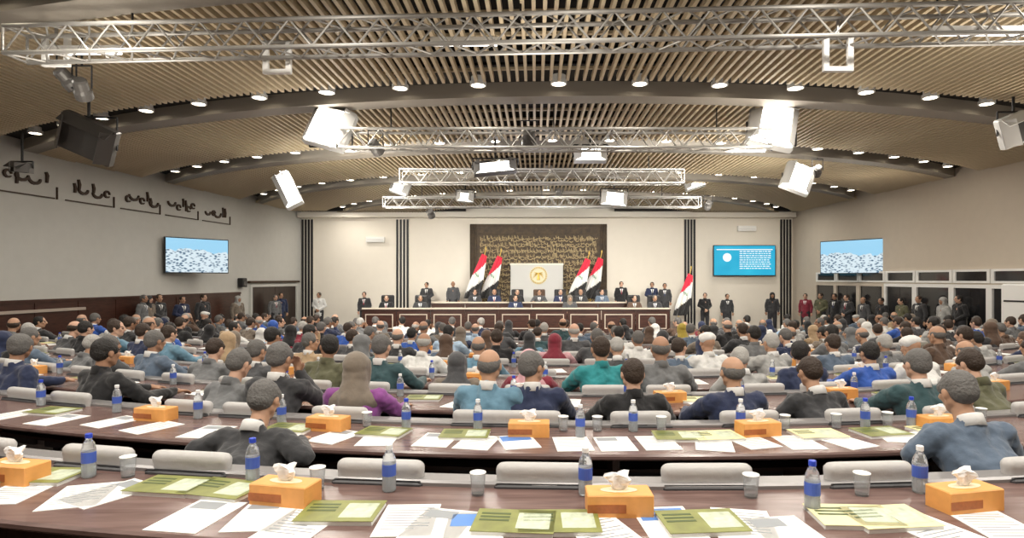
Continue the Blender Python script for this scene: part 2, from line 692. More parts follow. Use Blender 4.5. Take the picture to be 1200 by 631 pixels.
# pale board with the emblem
a = W(598, 392, 26.6)
t = thing('emblem_board', 'pale grey board bearing a gilt round emblem behind the chairman seat', 'backdrop', (P(598, 390, 26.4).x, 26.5, ZF))
x1 = P(660, 390, 26.4).x - P(598, 390, 26.4).x
zt = P(600, 310, 26.4).z - ZF
mb = MB()
mb.cbox((0, 0, 0), (x1, 0.25, zt), 0.02)
mb.obj('board', M_BOARD, t)
mb = MB()
mb.cbox((-0.02, -0.03, zt - 0.03), (x1 + 0.02, 0.27, zt + 0.05), 0.01)
mb.obj('top_ledge', M_WALLF, t)
mb = MB()
ec = (P(631, 323, 26.4).x - P(598, 390, 26.4).x, P(631, 323, 26.4).z - ZF)
Mx = Matrix.Translation((ec[0], 0, ec[1])) @ Matrix.Rotation(PI / 2, 4, 'X')
mb.lathe([(0.40, 0), (0.40, 0.03), (0.34, 0.035)], 32, Mx)
eo = mb.obj('emblem_disc', mat('emblem cream', (0.72, 0.66, 0.45), 0.5, bump=0.03), t)
mb = MB()
for k in range(28):
    an = 2 * PI * k / 28
    mb.rod((ec[0] + 0.31 * math.cos(an), -0.045, ec[1] + 0.31 * math.sin(an)), (ec[0] + 0.385 * math.cos(an + .1), -0.045, ec[1] + 0.385 * math.sin(an + .1)), 0.02, 6)
# the bird with its shield
mb.rod((ec[0], -0.05, ec[1] - 0.2), (ec[0], -0.05, ec[1] + 0.12), 0.07, 8, 0.04)
for s_ in (-1, 1):
    for j in range(4):
        mb.rod((ec[0] + s_ * 0.04, -0.05, ec[1] + 0.1), (ec[0] + s_ * (0.20 + .01 * j), -0.05, ec[1] + 0.14 - 0.09 * j), 0.022, 6, 0.01)
mb.obj('emblem_relief', M_GOLD, eo)

# ---- flags: draped cloth on a leaning staff
def flag(label, top, bot, d, wpx):
    """top / bot: picture points of the head and the foot of the draped cloth"""
    A = P(*top, d)
    B = P(*bot, d)
    t = thing('flag', label, 'flag', (B.x - 0.15, d, ZF + 0.02), 0, None)
    o = Vector((B.x - 0.15, d, ZF + 0.02))
    a = A - o
    b = B - o
    mb = MB()
    mb.lathe([(0.17, 0), (0.17, 0.03), (0.05, 0.07), (0.025, 0.10)], 16)
    mb.obj('base', M_GOLD, t)
    mb = MB()
    top_p = a + (a - b).normalized() * 0.25
    mb.rod((0, 0, 0.05), top_p, 0.018, 8)
    mb.obj('staff', M_GOLD, t)
    mb = MB()
    mb.ell(top_p + Vector((0, 0, 0.05)), (0.03, 0.03, 0.07))
    mb.obj('finial', M_GOLD, t)
    # cloth: folded sheet hanging from the upper staff
    wd = wpx * d / F
    nu, nv = 24, 30
    vs = []
    for j in range(nv + 1):
        f = j / nv
        c = a.lerp(b, f)
        ww = wd * (0.35 + 0.65 * min(1, f * 1.5)) * (1 - 0.25 * max(0, f - 0.7))
        for i in range(nu + 1):
            g = i / nu
            vs.append((c.x + (g - 0.35) * ww, c.y - 0.06 + 0.05 * math.sin(g * 5.2 * PI + f * 2) * (0.4 + f), c.z + 0.10 * (g - 0.5) * -1 * (1 - f)))
    n1 = nu + 1
    parts = [('red_stripe', M_RED, 0.0, 0.36), ('white_stripe', M_FWHITE, 0.36, 0.66), ('black_stripe', M_FBLACK, 0.66, 1.01)]
    # stripes run along the cloth, slanting as the folds carry them
    fl = {p[0]: [] for p in parts}
    for j in range(nv):
        for i in range(nu):
            q = (j + 0.5) / nv * 0.75 + (i + .5) / nu * 0.25
            for nm, m, lo, hi in parts:
                if lo <= q < hi:
                    fl[nm].append((j * n1 + i, j * n1 + i + 1, (j + 1) * n1 + i + 1, (j + 1) * n1 + i))
    for nm, m, lo, hi in parts:
        mb = MB()
        mb.v = vs[:]
        mb.f = fl[nm]
        mb.mi = [0] * len(mb.f)
        ob = mb.obj(nm, m, t, smooth=True)
        so = ob.modifiers.new('thick', 'SOLIDIFY')
        so.thickness = 0.008
        if nm == 'white_stripe':
            mm = MB()
            for k in range(3):
                c = a.lerp(b, 0.45 + 0.03 * k)
                mm.rod((c.x - 0.05 + 0.07 * k, c.y - 0.16, c.z), (c.x - 0.03 + 0.07 * k, c.y - 0.16, c.z + 0.09), 0.012, 6)
                mm.rod((c.x - 0.07 + 0.07 * k, c.y - 0.16, c.z), (c.x - 0.01 + 0.07 * k, c.y - 0.16, c.z + 0.01), 0.010, 6)
            mm.obj('green_script', M_FGREEN, ob)
    return t


flag('red white and black flag, outermost left of the pale emblem board', (567, 299), (549, 350), 25.4, 17)
flag('red white and black flag close on the left of the emblem board', (585, 301), (567, 350), 25.9, 17)
flag('red white and black flag close on the right of the emblem board', (688, 304), (670, 350), 25.4, 17)
flag('red white and black flag, outermost right of the emblem board', (703, 303), (687, 350), 25.9, 17)
flag('red white and black flag standing alone near the right striped strip', (808, 322), (794, 370), 24.6, 16)


# ------------------------------------------------------------------ screens
def screen_mat(name, kind):
    m = bpy.data.materials.new(name)
    m.use_nodes = True
    nt = m.node_tree
    b = nt.nodes['Principled BSDF']
    N = nt.nodes.new
    tc = N('ShaderNodeTexCoord')
    mp = N('ShaderNodeMapping')
    nt.links.new(tc.outputs['Object'], mp.inputs['Vector'])
    out = None
    if kind == 'hall':      # picture of a full hall: rows of seats under a bright ceiling
        vo = N('ShaderNodeTexVoronoi')
        vo.inputs['Scale'].default_value = 9
        mp.inputs['Scale'].default_value = (1, 1, 2.2)
        nt.links.new(mp.outputs[0], vo.inputs['Vector'])
        cr = N('ShaderNodeValToRGB')
        e = cr.color_ramp.elements
        e[0].position = 0.22
        e[0].color = (0.02, 0.10, 0.20, 1)
        e[1].position = 0.55
        e[1].color = (0.75, 0.88, 0.95, 1)
        nt.links.new(vo.outputs['Distance'], cr.inputs[0])
        sx = N('ShaderNodeSeparateXYZ')
        nt.links.new(tc.outputs['Object'], sx.inputs[0])
        no = N('ShaderNodeTexNoise')
        no.inputs['Scale'].default_value = 2.2
        nt.links.new(tc.outputs['Object'], no.inputs['Vector'])
        ad = N('ShaderNodeMath')
        ad.operation = 'MULTIPLY_ADD'
        ad.inputs[1].default_value = 0.6
        nt.links.new(no.outputs['Fac'], ad.inputs[0])
        nt.links.new(sx.outputs['Z'], ad.inputs[2])
        c2 = N('ShaderNodeValToRGB')
        c2.color_ramp.elements[0].position = 0.98
        c2.color_ramp.elements[1].position = 1.0
        nt.links.new(ad.outputs[0], c2.inputs[0])
        mx = N('ShaderNodeMixRGB')
        mx.inputs[2].default_value = (0.35, 0.70, 0.95, 1)
        nt.links.new(c2.outputs[0], mx.inputs[0])
        nt.links.new(cr.outputs[0], mx.inputs[1])
        out = mx.outputs[0]
    else:
        no = N('ShaderNodeTexNoise')
        no.inputs['Scale'].default_value = 1.0
        nt.links.new(tc.outputs['Object'], no.inputs['Vector'])
        cr = N('ShaderNodeValToRGB')
        cr.color_ramp.elements[0].color = (0.0, 0.34, 0.62, 1)
        cr.color_ramp.elements[1].color = (0.05, 0.62, 0.85, 1)
        nt.links.new(no.outputs['Fac'], cr.inputs[0])
        out = cr.outputs[0]
    nt.links.new(out, b.inputs['Emission Color'])
    b.inputs['Emission Strength'].default_value = 0.95
    b.inputs['Base Color'].default_value = (0.01, 0.01, 0.01, 1)
    b.inputs['Roughness'].default_value = 0.2
    return m


def tv(label, A, B, z0, z1, kind, bezel=0.03, lines=0):
    """a flat screen between plan points A and B (its left and right edge seen from the hall)"""
    A = Vector((*A, 0))
    B = Vector((*B, 0))
    d = B - A
    L = d.length
    ang = math.atan2(d.y, d.x)
    t = thing('wall_screen', label, 'screen', (A.x, A.y, z0), ang)
    h = z1 - z0
    mb = MB()
    mb.cbox((0, 0.0, 0), (L, 0.08, h), 0.01)
    mb.obj('casing', M_BLACK, t)
    mb = MB()
    mb.box((bezel, -0.006, bezel), (L - bezel, 0.0, h - bezel))
    pic = mb.obj('picture', screen_mat('screen picture ' + kind + label[:8], kind), t)
    if lines:
        wt = mat('screen white', (0.1, 0.1, 0.1), emit=(0.9, 0.97, 1), estr=1.0)
        mb = MB()
        rr = random.Random(5)
        for j in range(lines):
            zz = h * (0.78 - 0.62 * j / lines)
            x = L * 0.42
            while x < L * 0.9:
                w_ = rr.uniform(0.05, 0.16)
                mb.box((x, -0.012, zz), (min(x + w_, L * 0.92), -0.006, zz + h * 0.028))
                x += w_ + 0.035
        mb.box((L * 0.05, -0.012, h * 0.84), (L * 0.95, -0.006, h * 0.87))
        mb.obj('text_lines', wt, pic)
        mb = MB()
        mb.lathe([(h * 0.14, 0), (h * 0.14, 0.008), (h * .09, .01)], 20, Matrix.Translation((L * 0.22, -0.006, h * 0.6)) @ Matrix.Rotation(PI / 2, 4, 'X'))
        mb.obj('round_crest', wt, pic)
    # bracket to the wall
    mb = MB()
    mb.rod((L / 2, 0.08, h / 2), (L / 2, 0.5 if abs(ang) > 0.2 else 0.16, h / 2), 0.03, 8)
    mb.obj('bracket', M_BLACK, t)
    return t


tv('screen on the left wall showing a blue and white hall view', (P(193, 300, 18.2).x, 18.2), (P(268, 300, 19.9).x, 19.9), P(0, 320.5, 18.9).z, P(0, 279, 18.9).z, 'hall')
tv('cyan blue screen with text lines on the front wall right of the flags', (P(836, 300, 26.7).x, 26.7), (P(909, 300, 26.7).x, 26.7), P(0, 323.5, 26.7).z, P(0, 287.5, 26.7).z, 'slide', lines=9)
tv('large pale screen on the right wall showing a hall picture', (P(961, 300, 22.6).x, 22.6), (P(1043, 300, 20.4).x, 20.4), P(0, 321, 21.5).z, P(0, 281, 21.5).z, 'hall')


# ================================================================== SIDE WALLS
def on_wall(side):
    """matrix: local x runs along the wall away from the viewer, local y out into the hall"""
    if side == 'l':
        a, b = Vector((wl(YB), YB, 0)), Vector((wl(YF), YF, 0))
    else:
        a, b = Vector((wr(YB), YB, 0)), Vector((wr(YF), YF, 0))
    d = (b - a).normalized()
    n = Vector((d.y, -d.x, 0)) if side == 'l' else Vector((-d.y, d.x, 0))
    M = Matrix(((d.x, n.x, 0, a.x), (d.y, n.y, 0, a.y), (0, 0, 1, 0), (0, 0, 0, 1)))
    return M, (b - a).length


ML, LL = on_wall('l')
MR, LR = on_wall('r')


def sy(side, y):
    """distance along the wall at hall depth y"""
    return (y - YB) / (YF - YB) * (LL if side == 'l' else LR)


# wainscot, left
mb = MB()
se = sy('l', 22.3)
mb.box((0, 0, -0.9), (se, 0.04, 1.13), ML)
mb.cbox((0, 0, 1.10), (se, 0.08, 1.17), 0.01, ML)
x = 0.4
while x < se - 1.2:
    mb.box((x, 0.04, -0.4), (x + 0.03, 0.055, 1.08), ML)
    x += 1.2
struct(mb.obj('trim_30', M_WAINS))
mb = MB()
mb.cbox((0, 0.04, 0.86), (sy('l', 15.5), 0.09, 0.93), 0.01, ML)
struct(mb.obj('trim_31', mat('pale rail', (0.45, 0.38, 0.33), 0.4, bump=0.02)))
# wainscot, right, nearer than the doors
mb = MB()
mb.box((0, 0, -0.9), (sy('r', 14.0), 0.04, 1.05), MR)
mb.cbox((0, 0, 1.03), (sy('r', 14.0), 0.07, 1.09), 0.01, MR)
struct(mb.obj('trim_32', M_WAINS))

# frieze of big letters along the left wall
t = thing('calligraphy_frieze', 'long frieze of dark bronze script high on the left wall', 'wall lettering', ML @ Vector((sy('l', 8), 0.0, 3.62)))
t.rotation_euler = (0, 0, math.atan2(ML[1][0], ML[0][0]))
mb = MB()
rnd = random.Random(11)
# local: x along wall, y negative is into the hall on the left wall
x = 0.1
tot = 13.6
while x < tot:
    mb = MB()
    scribble(mb, x, x + 1.35, 0.12, 0.62, 0.42, 0, 0.05, rnd)
    mb.obj('script_word', M_LETTER, t)
    x += 1.75
x = 0.0
while x < tot:
    mb = MB()
    mb.cbox((x, -0.04, 0.0), (x + 1.45, 0, 0.03), 0.004)
    mb.cbox((x + 1.5, -0.04, 0.0), (x + 1.53, 0, 0.30), 0.004)
    mb.obj('frame_line', M_LETTER, t)
    x += 1.75


def door(name, label, side, y0, y1, ztop, leaves, m_leaf, m_frame, transom=True):
    M = ML if side == 'l' else MR
    a = sy(side, y0)
    L = sy(side, y1) - a
    o = M @ Vector((a, 0, ZF))
    sg = -1 if side == 'l' else 1
    t = bpy.data.objects.new(name, None)
    COL.objects.link(t)
    t.location = o
    t.rotation_euler = (0, 0, math.atan2(M[1][0], M[0][0]))
    t['kind'] = 'structure'
    t['label'] = label
    H = ztop - ZF
    Y = lambda v: sg * v
    mb = MB()

    def bx(x0, x1, z0, z1, d0, d1, q=mb):
        a_, b_ = sorted((Y(d0), Y(d1)))
        q.box((x0, a_, z0), (x1, b_, z1))
    bx(-0.10, 0, 0, H + 0.1, 0.0, 0.10)
    bx(L, L + 0.10, 0, H + 0.1, 0.0, 0.10)
    bx(0, L, H, H + 0.1, 0.0, 0.10)
    mb.obj('frame', m_frame, t)
    w_ = L / leaves
    for i in range(leaves):
        mb = MB()
        bx(i * w_ + 0.01, (i + 1) * w_ - 0.01, 0.01, H, 0.0, 0.045, mb)
        lf = mb.obj('door_leaf', m_leaf, t)
        mb = MB()
        hx = (i + 1) * w_ - 0.09 if i % 2 == 0 else i * w_ + 0.09
        mb.rod((hx, Y(0.09), 0.9), (hx, Y(0.09), 1.25), 0.014, 8)
        mb.rod((hx, Y(0.04), 0.93), (hx, Y(0.09), 0.93), 0.010, 6)
        mb.rod((hx, Y(0.04), 1.22), (hx, Y(0.09), 1.22), 0.010, 6)
        mb.obj('handle', M_CHROME, lf)
    return t


M_LEAF = wood('dark door veneer', (0.018, 0.009, 0.007), (0.04, 0.02, 0.014), 0.35, (6, 6, 1))
door('door_1', 'dark double door in the left wall', 'l', 23.0, 26.4, 1.34, 2, M_LEAF, M_WALLL)
mb = MB()
mb.cbox((sy('l', 22.8), 0, 1.50), (sy('l', 26.6), 0.14, 1.58), 0.01, ML)
struct(mb.obj('trim_33', M_LETTER))
k = 2
ys = [14.6, 16.0, 17.35, 18.9, 20.4, 21.9, 23.4, 24.9]
for i in range(len(ys) - 1):
    door('door_%d' % k, 'dark glazed door bay in the right wall', 'r', ys[i] + 0.1, ys[i + 1] - 0.1, 1.40, 2 if i % 2 else 1, M_GLASSD, M_WHITE if i < 4 else M_WALLR)
    k += 1
# glazed transom lights over the doors
for i in range(0, 7):
    mb = MB()
    a_, b_ = sy('r', ys[i] + 0.12), sy('r', ys[i + 1] - 0.12)
    mb.box((a_, 0.0, 1.60), (b_, 0.02, 1.86), MR)
    o = mb.obj('window_%d' % (i + 1), M_GLASSD)
    struct(o)
    mb = MB()
    for lo, hi in (((a_ - 0.10, 0, 1.54), (b_ + 0.10, 0.06, 1.60)), ((a_ - 0.10, 0, 1.86), (b_ + 0.10, 0.06, 1.92)), ((a_ - .10, 0, 1.6), (a_, .06, 1.86)), ((b_, 0, 1.6), (b_ + .1, .06, 1.86))):
        mb.box(lo, hi, MR)
    struct(mb.obj('trim_%d' % (40 + i), M_WHITE))

# floor standing air conditioner at the right wall
def ac(label, x, y, rz, w_=0.62, h=1.9, d=0.4):
    t = thing('air_conditioner', label, 'air conditioner', (x, y, fz(x, y)), rz)
    mb = MB()
    mb.cbox((-w_ / 2, -d / 2, 0), (w_ / 2, d / 2, h), 0.03)
    mb.obj('cabinet', M_WHITE, t)
    mb = MB()
    mb.box((-w_ * .4, -d / 2 - 0.01, h * 0.78), (w_ * .4, -d / 2 + 0.01, h * 0.80))
    mb.obj('display_slot', M_BLACK, t)
    mb = MB()
    for j in range(10):
        mb.cbox((-w_ * .42, -d / 2 - 0.015, h * (0.1 + 0.04 * j)), (w_ * .42, -d / 2 + 0.005, h * (0.12 + 0.04 * j)), 0.003)
    mb.obj('louvre_grille', M_HOUSE, t)
    return t


ac('white floor standing air conditioner beside the right wall doors', P(1196, 0, 13.9).x, 13.9, -1.1)

# small black loudspeaker on the left wall
t = thing('wall_speaker', 'small black loudspeaker fixed high beside the left door', 'speaker', ML @ Vector((sy('l', 22.3), 0.13, 1.35)), math.atan2(ML[1][0], ML[0][0]))
mb = MB()
mb.cbox((-0.14, -0.1, 0), (0.14, 0.13, 0.34), 0.02)
mb.obj('cabinet', M_BLACK, t)
mb = MB()
mb.lathe([(0.09, 0), (0.085, 0.012), (0.03, 0.004)], 18, Matrix.Translation((0, -0.1, 0.13)) @ Matrix.Rotation(PI / 2, 4, 'X'))
mb.obj('driver_cone', M_HOUSED, t)
# split air conditioner vents on the front wall
for px, py, nm in ((440, 281, 'left'), (875, 268, 'right')):
    p = P(px, py, 26.9)
    t = thing('wall_vent', 'small grey vent unit high on the front wall, %s side' % nm, 'vent', (p.x, 26.98, p.z))
    mb = MB()
    mb.cbox((-0.42, -0.16, -0.12), (0.42, 0, 0.12), 0.02)
    mb.obj('casing', M_WHITE, t)
    mb = MB()
    for j in range(4):
        mb.box((-0.38, -0.165, -0.10 + j * 0.035), (0.38, -0.155, -0.09 + j * 0.035))
    mb.obj('louvre', M_HOUSE, t)

# ================================================================== TRUSSES
def truss(label, A, B, s=0.42, pitch=0.5, r=0.025):
    A = Vector(A)
    B = Vector(B)
    d = B - A
    L = d.length
    t = thing('lighting_truss', label, 'truss', A)
    t.rotation_euler = d.to_track_quat('X', 'Z').to_euler()
    for yy in (-s / 2, s / 2):
        for zz in (-s / 2, s / 2):
            mb = MB()
            mb.rod((0, yy, zz), (L, yy, zz), r, 10)
            mb.obj('chord', M_CHROME, t)
    mb = MB()
    n = max(1, round(L / pitch))
    for i in range(n):
        x0 = L * i / n
        x1 = L * (i + 1) / n
        xm = (x0 + x1) / 2
        for a, b in (((-s / 2, -s / 2), (-s / 2, s / 2)), ((s / 2, -s / 2), (s / 2, s / 2)), ((-s / 2, -s / 2), (s / 2, -s / 2)), ((-s / 2, s / 2), (s / 2, s / 2))):
            mb.rod((x0, *a), (xm, *b), r * 0.45, 6, cap=False)
            mb.rod((xm, *b), (x1, *a), r * 0.45, 6, cap=False)
    for x0 in (0, L):
        mb.rod((x0, -s / 2, -s / 2), (x0, s / 2, -s / 2), r * .6, 6)
        mb.rod((x0, -s / 2, s / 2), (x0, s / 2, s / 2), r * .6, 6)
        mb.rod((x0, -s / 2, -s / 2), (x0, -s / 2, s / 2), r * .6, 6)
        mb.rod((x0, s / 2, -s / 2), (x0, s / 2, s / 2), r * .6, 6)
    mb.obj('bracing', M_CHROME, t)
    mb = MB()
    for f in (0.12, 0.5, 0.88):
        mb.rod((L * f, 0, s / 2), (L * f, 0, s / 2 + max(0.05, ZC - (A.z + (B.z - A.z) * f) - s / 2)), 0.012, 6)
    mb.obj('hanger', M_BLACK, t)
    return t


TY = 6.7
tA = P(18, 57, 6.75)
tB = P(1260, 34, 6.15)
tA.z = tB.z = (tA.z + tB.z) / 2
truss('long silver box truss crossing the whole hall near the camera', (tA.x, tA.y, 4.31), (tB.x, tB.y, 4.31), 0.30)
truss('middle silver box truss carrying the big panel lamps', (P(398, 0, 10.4).x, 10.4, 4.08), (P(900, 0, 10.4).x, 10.4, 4.08), 0.32)
truss('small box truss third from the camera, in line with the emblem', (P(470, 0, 14.4).x, 14.4, 4.12), (P(800, 0, 14.4).x, 14.4, 4.12), 0.32)
truss('farthest silver box truss close to the dais', (P(450, 0, 19.2).x, 19.2, 4.12), (P(820, 0, 19.2).x, 19.2, 4.12), 0.32)


# ------------------------------------------------------------------ stage fixtures
def top_at(d):
    for dd, z in ((10.4, 3.90), (14.4, 3.94), (19.2, 3.94)):
        if abs(d - dd) < 0.12:
            return z
    return ZC - 0.02


def panel_lamp(label, px, py, d, wpx, hpx, roll, tilt, body=M_HOUSE, on=True, yaw=0.0, drop=None):
    """soft-light fixture: shallow housing, glowing front, barn doors and a yoke under its truss"""
    p = P(px, py, d)
    s = d / F
    w_, h_ = wpx * s, hpx * s
    t = thing('hanging_panel_lamp', label, 'stage lamp', p, 0, None, Euler((0, 0, 0)))
    Rm = Euler((tilt, roll, yaw), 'YXZ').to_matrix().to_4x4()
    mb = MB()
    mb.cbox((-w_ / 2, 0.0, -h_ / 2), (w_ / 2, 0.16, h_ / 2), 0.02, Rm)
    for i in range(6):
        zz = -h_ / 2 + h_ * (i + .5) / 6
        mb.box((-w_ * .35, 0.16, zz - .01), (w_ * .35, 0.19, zz + .01), Rm)
    mb.obj('housing', body, t)
    mb = MB()
    mb.box((-w_ / 2 + .03, -0.012, -h_ / 2 + .03), (w_ / 2 - .03, 0.0, h_ / 2 - .03), Rm)
    mb.obj('light_face', M_PANELON if on else M_HOUSED, t)
    for s_ in (-1, 1):
        mb = MB()
        q = Rm @ Matrix.Translation((s_ * w_ / 2, 0, 0)) @ Matrix.Rotation(s_ * -0.7, 4, 'Z')
        mb.box((-0.006, -0.22, -h_ * .45), (0.006, 0.0, h_ * .45), q)
        mb.obj('barn_door', body, t)
    mb = MB()
    q = Rm @ Matrix.Translation((0, 0, h_ / 2)) @ Matrix.Rotation(0.6, 4, 'X')
    mb.box((-w_ * .45, -0.2, -0.006), (w_ * .45, 0.0, 0.006), q)
    mb.obj('barn_door', body, t)
    zt = top_at(d) - p.z
    mb = MB()
    e1 = Rm @ Vector((-w_ / 2 - .03, 0.08, 0))
    e2 = Rm @ Vector((w_ / 2 + .03, 0.08, 0))
    zu = min(zt * .8, h_ * .62)
    u1 = Vector((e1.x, e1.y, zu))
    u2 = Vector((e2.x, e2.y, zu))
    mb.rod(e1, u1, 0.016, 6)
    mb.rod(e2, u2, 0.016, 6)
    mb.rod(u1, u2, 0.016, 6)
    c = (u1 + u2) / 2
    mb.rod(c, (c.x, c.y, zt), 0.022, 8)
    mb.obj('yoke', M_BLACK, t)
    return t


panel_lamp('bright square panel lamp at the left end of the middle truss', 386, 148, 10.4, 50, 50, 0.28, -0.3)
panel_lamp('bright square panel lamp at the right end of the middle truss', 906, 146, 10.4, 54, 54, 0.25, -0.3)
panel_lamp('small panel lamp low at the centre right of the middle truss', 692, 180, 12.5, 38, 18, 0.0, -0.2)
panel_lamp('wide panel lamp with dark hood left of centre, below the third truss', 580, 195, 12.5, 50, 16, -0.1, -0.2, M_HOUSED)
panel_lamp('slim bright lamp hanging tilted left of the middle truss', 336, 222, 14.5, 20, 44, -0.5, -0.2)
panel_lamp('bright lamp on the right over the front screens, tilted', 936, 208, 14.5, 34, 34, 0.4, -0.2)
panel_lamp('bright small lamp above the right flags, facing the hall', 720, 232, 18.8, 30, 18, 0.1, -0.1)
panel_lamp('bright small lamp above the left part of the dais', 471, 214, 18.8, 22, 28, 0.35, -0.2)
panel_lamp('small glowing lamp over the right half of the dais', 812, 208, 18.8, 24, 26, -0.3, -0.2)
panel_lamp('little lamp over the left flags on the farthest truss', 545, 230, 18.8, 20, 13, 0.1, -0.1)
panel_lamp('big dark switched off lamp hanging by the left wall', 100, 163, 9.6, 62, 44, 0.45, 0.35, M_HOUSED, False)
panel_lamp('pale lamp hanging at the far right edge', 1192, 152, 9.6, 34, 36, -0.4, 0.2, M_HOUSE, False)
panel_lamp('dark little lamp hung under the cove above the left screen', 22, 196, 12.0, 22, 12, 0.1, 0.1, M_HOUSED, False)


def par_can(label, px, py, d, r=0.12, L=0.3, aim=(0, 1, -0.6), body=M_HOUSED, zup=4.05):
    p = P(px, py, d)
    t = thing('hanging_spotlight', label, 'spotlight', p)
    a = Vector(aim).normalized()
    q = a.to_track_quat('Z', 'Y').to_matrix().to_4x4()
    mb = MB()
    mb.lathe([(r * .6, -L / 2), (r * .8, -L * .4), (r * .8, 0), (r, L * .15), (r, L / 2), (r * .9, L / 2), (r * .85, L * .4)], 16, q)
    mb.obj('can', body, t)
    mb = MB()
    mb.lathe([(r * .84, L * .38), (r * .5, L * .43), (r * .1, L * .45)], 16, q)
    mb.obj('lens', M_GLASS, t)
    mb = MB()
    e = Vector((r + .02, 0, 0))
    h = max(0.3, top_at(d) - p.z)
    for s_ in (-1, 1):
        mb.rod(e * s_, e * s_ + Vector((0, 0, min(.28, h))), 0.01, 6)
    mb.rod(Vector((-r - .02, 0, min(.28, h))), Vector((r + .02, 0, min(.28, h))), 0.01, 6)
    mb.rod((0, 0, min(.28, h)), (0, 0, h), 0.014, 6)
    mb.obj('yoke', M_BLACK, t)
    return t


par_can('upper dark spotlight hanging on the chain by the left wall', 78, 92, 7.3, .10, .26, (0.3, .8, -.7))
par_can('lower dark spotlight hanging near the big unlit lamp', 96, 104, 7.3, .10, .26, (-.3, .8, -.7))
par_can('small dark spotlight below the left bright panel lamp', 440, 172, 10.4, .11, .28, (0.2, 1, -.6))
par_can('dark spotlight under the cove left of centre', 620, 160, 10.6, .13, .34, (0, 1, -.6))
par_can('dark spotlight right of the bright right panel lamp', 958, 200, 14.5, .11, .3, (0.2, 1, -.6))
par_can('dark spotlight at the front cove near the left striped strip', 505, 250, 19.2, .12, .32, (0, 1, -.6), M_HOUSED, 4.0)
par_can('dark spotlight above the screen with text lines', 830, 240, 19.2, .12, .32, (0, 1, -.6), M_HOUSED, 4.0)
par_can('dark spotlight under the farthest truss beside the emblem line', 655, 226, 19.2, .10, .3, (0, 1, -.6), M_HOUSED, 4.0)


def batten(label, px, py, d, L=0.95, rz=0.0):
    p = P(px, py, d)
    t = thing('hanging_tube_lamp', label, 'tube lamp', p, rz)
    mb = MB()
    mb.cbox((-L / 2, -0.04, 0.02), (L / 2, 0.04, 0.08), 0.01)
    mb.obj('fitting', M_WHITE, t)
    mb = MB()
    mb.rod((-L / 2 + .03, 0, 0), (L / 2 - .03, 0, 0), 0.022, 10)
    mb.obj('tube', M_TUBEON, t)
    mb = MB()
    for s_ in (-1, 1):
        mb.rod((s_ * L * .4, 0, .08), (s_ * L * .4, 0, max(0.1, 4.14 - p.z)), 0.008, 6)
    mb.obj('hanger', M_CHROME, t)
    return t


batten('bright tube lamp under the left end of the near truss', 100, 62, 7.0, 0.9)
batten('bright tube lamp under the near truss near the hall centre', 545, 52, 6.9, 0.8)
batten('bright tube lamp under the right end of the near truss', 1150, 40, 6.4, 1.1)


def clamp_frame(label, px, py, d):
    """white square bracket frame hooked on the near truss"""
    p = P(px, py, d)
    t = thing('hanging_bracket', label, 'bracket', p)
    mb = MB()
    for s_ in (-1, 1):
        mb.cbox((s_ * .13 - .03, -.03, -.16), (s_ * .13 + .03, .03, .16), .008)
    mb.cbox((-.16, -.03, -.20), (.16, .03, -.15), .008)
    mb.obj('frame', M_WHITE, t)
    mb = MB()
    mb.rod((-.18, 0, .16), (.18, 0, .16), .022, 8)
    mb.rod((0, 0, .16), (0, 0, .34), .018, 8)
    mb.obj('crossbar', M_CHROME, t)
    return t


clamp_frame('white bracket on the near truss at the far left end', 66, 58, 7.0)
clamp_frame('white bracket on the near truss between left end and centre', 325, 66, 6.8)
clamp_frame('white bracket on the near truss right of the centre', 982, 62, 6.4)
open_end = None

# ================================================================== CURVED DESKS
DTOP = 0.76


def row_pt(k, x, off):
    """point of row k: x across the hall, off metres away from the viewer's side of the desk centre line"""
    u = x - X0
    th = math.atan(slope(u))
    return Vector((x - math.sin(th) * off, D0 + PITCH * k + sag(u) + math.cos(th) * off, 0)), th


def sweep(mb, k, prof, xa, xb, z0, step=0.3):
    """sweep a closed profile [(off, z)] along row k"""
    n = max(2, int((xb - xa) / step))
    m = len(prof)
    vs = []
    for i in range(n + 1):
        x = xa + (xb - xa) * i / n
        for off, z in prof:
            p, th = row_pt(k, x, off)
            vs.append((p.x, p.y, z + z0))
    fs = []
    for i in range(n):
        for j in range(m):
            j2 = (j + 1) % m
            fs.append((i * m + j, i * m + j2, (i + 1) * m + j2, (i + 1) * m + j))
    fs += [tuple(range(m - 1, -1, -1)), tuple(range(n * m, (n + 1) * m))]
    mb.add(vs, fs)


def rect(a, b, z0, z1):
    return [(a, z0), (a, z1), (b, z1), (b, z0)]


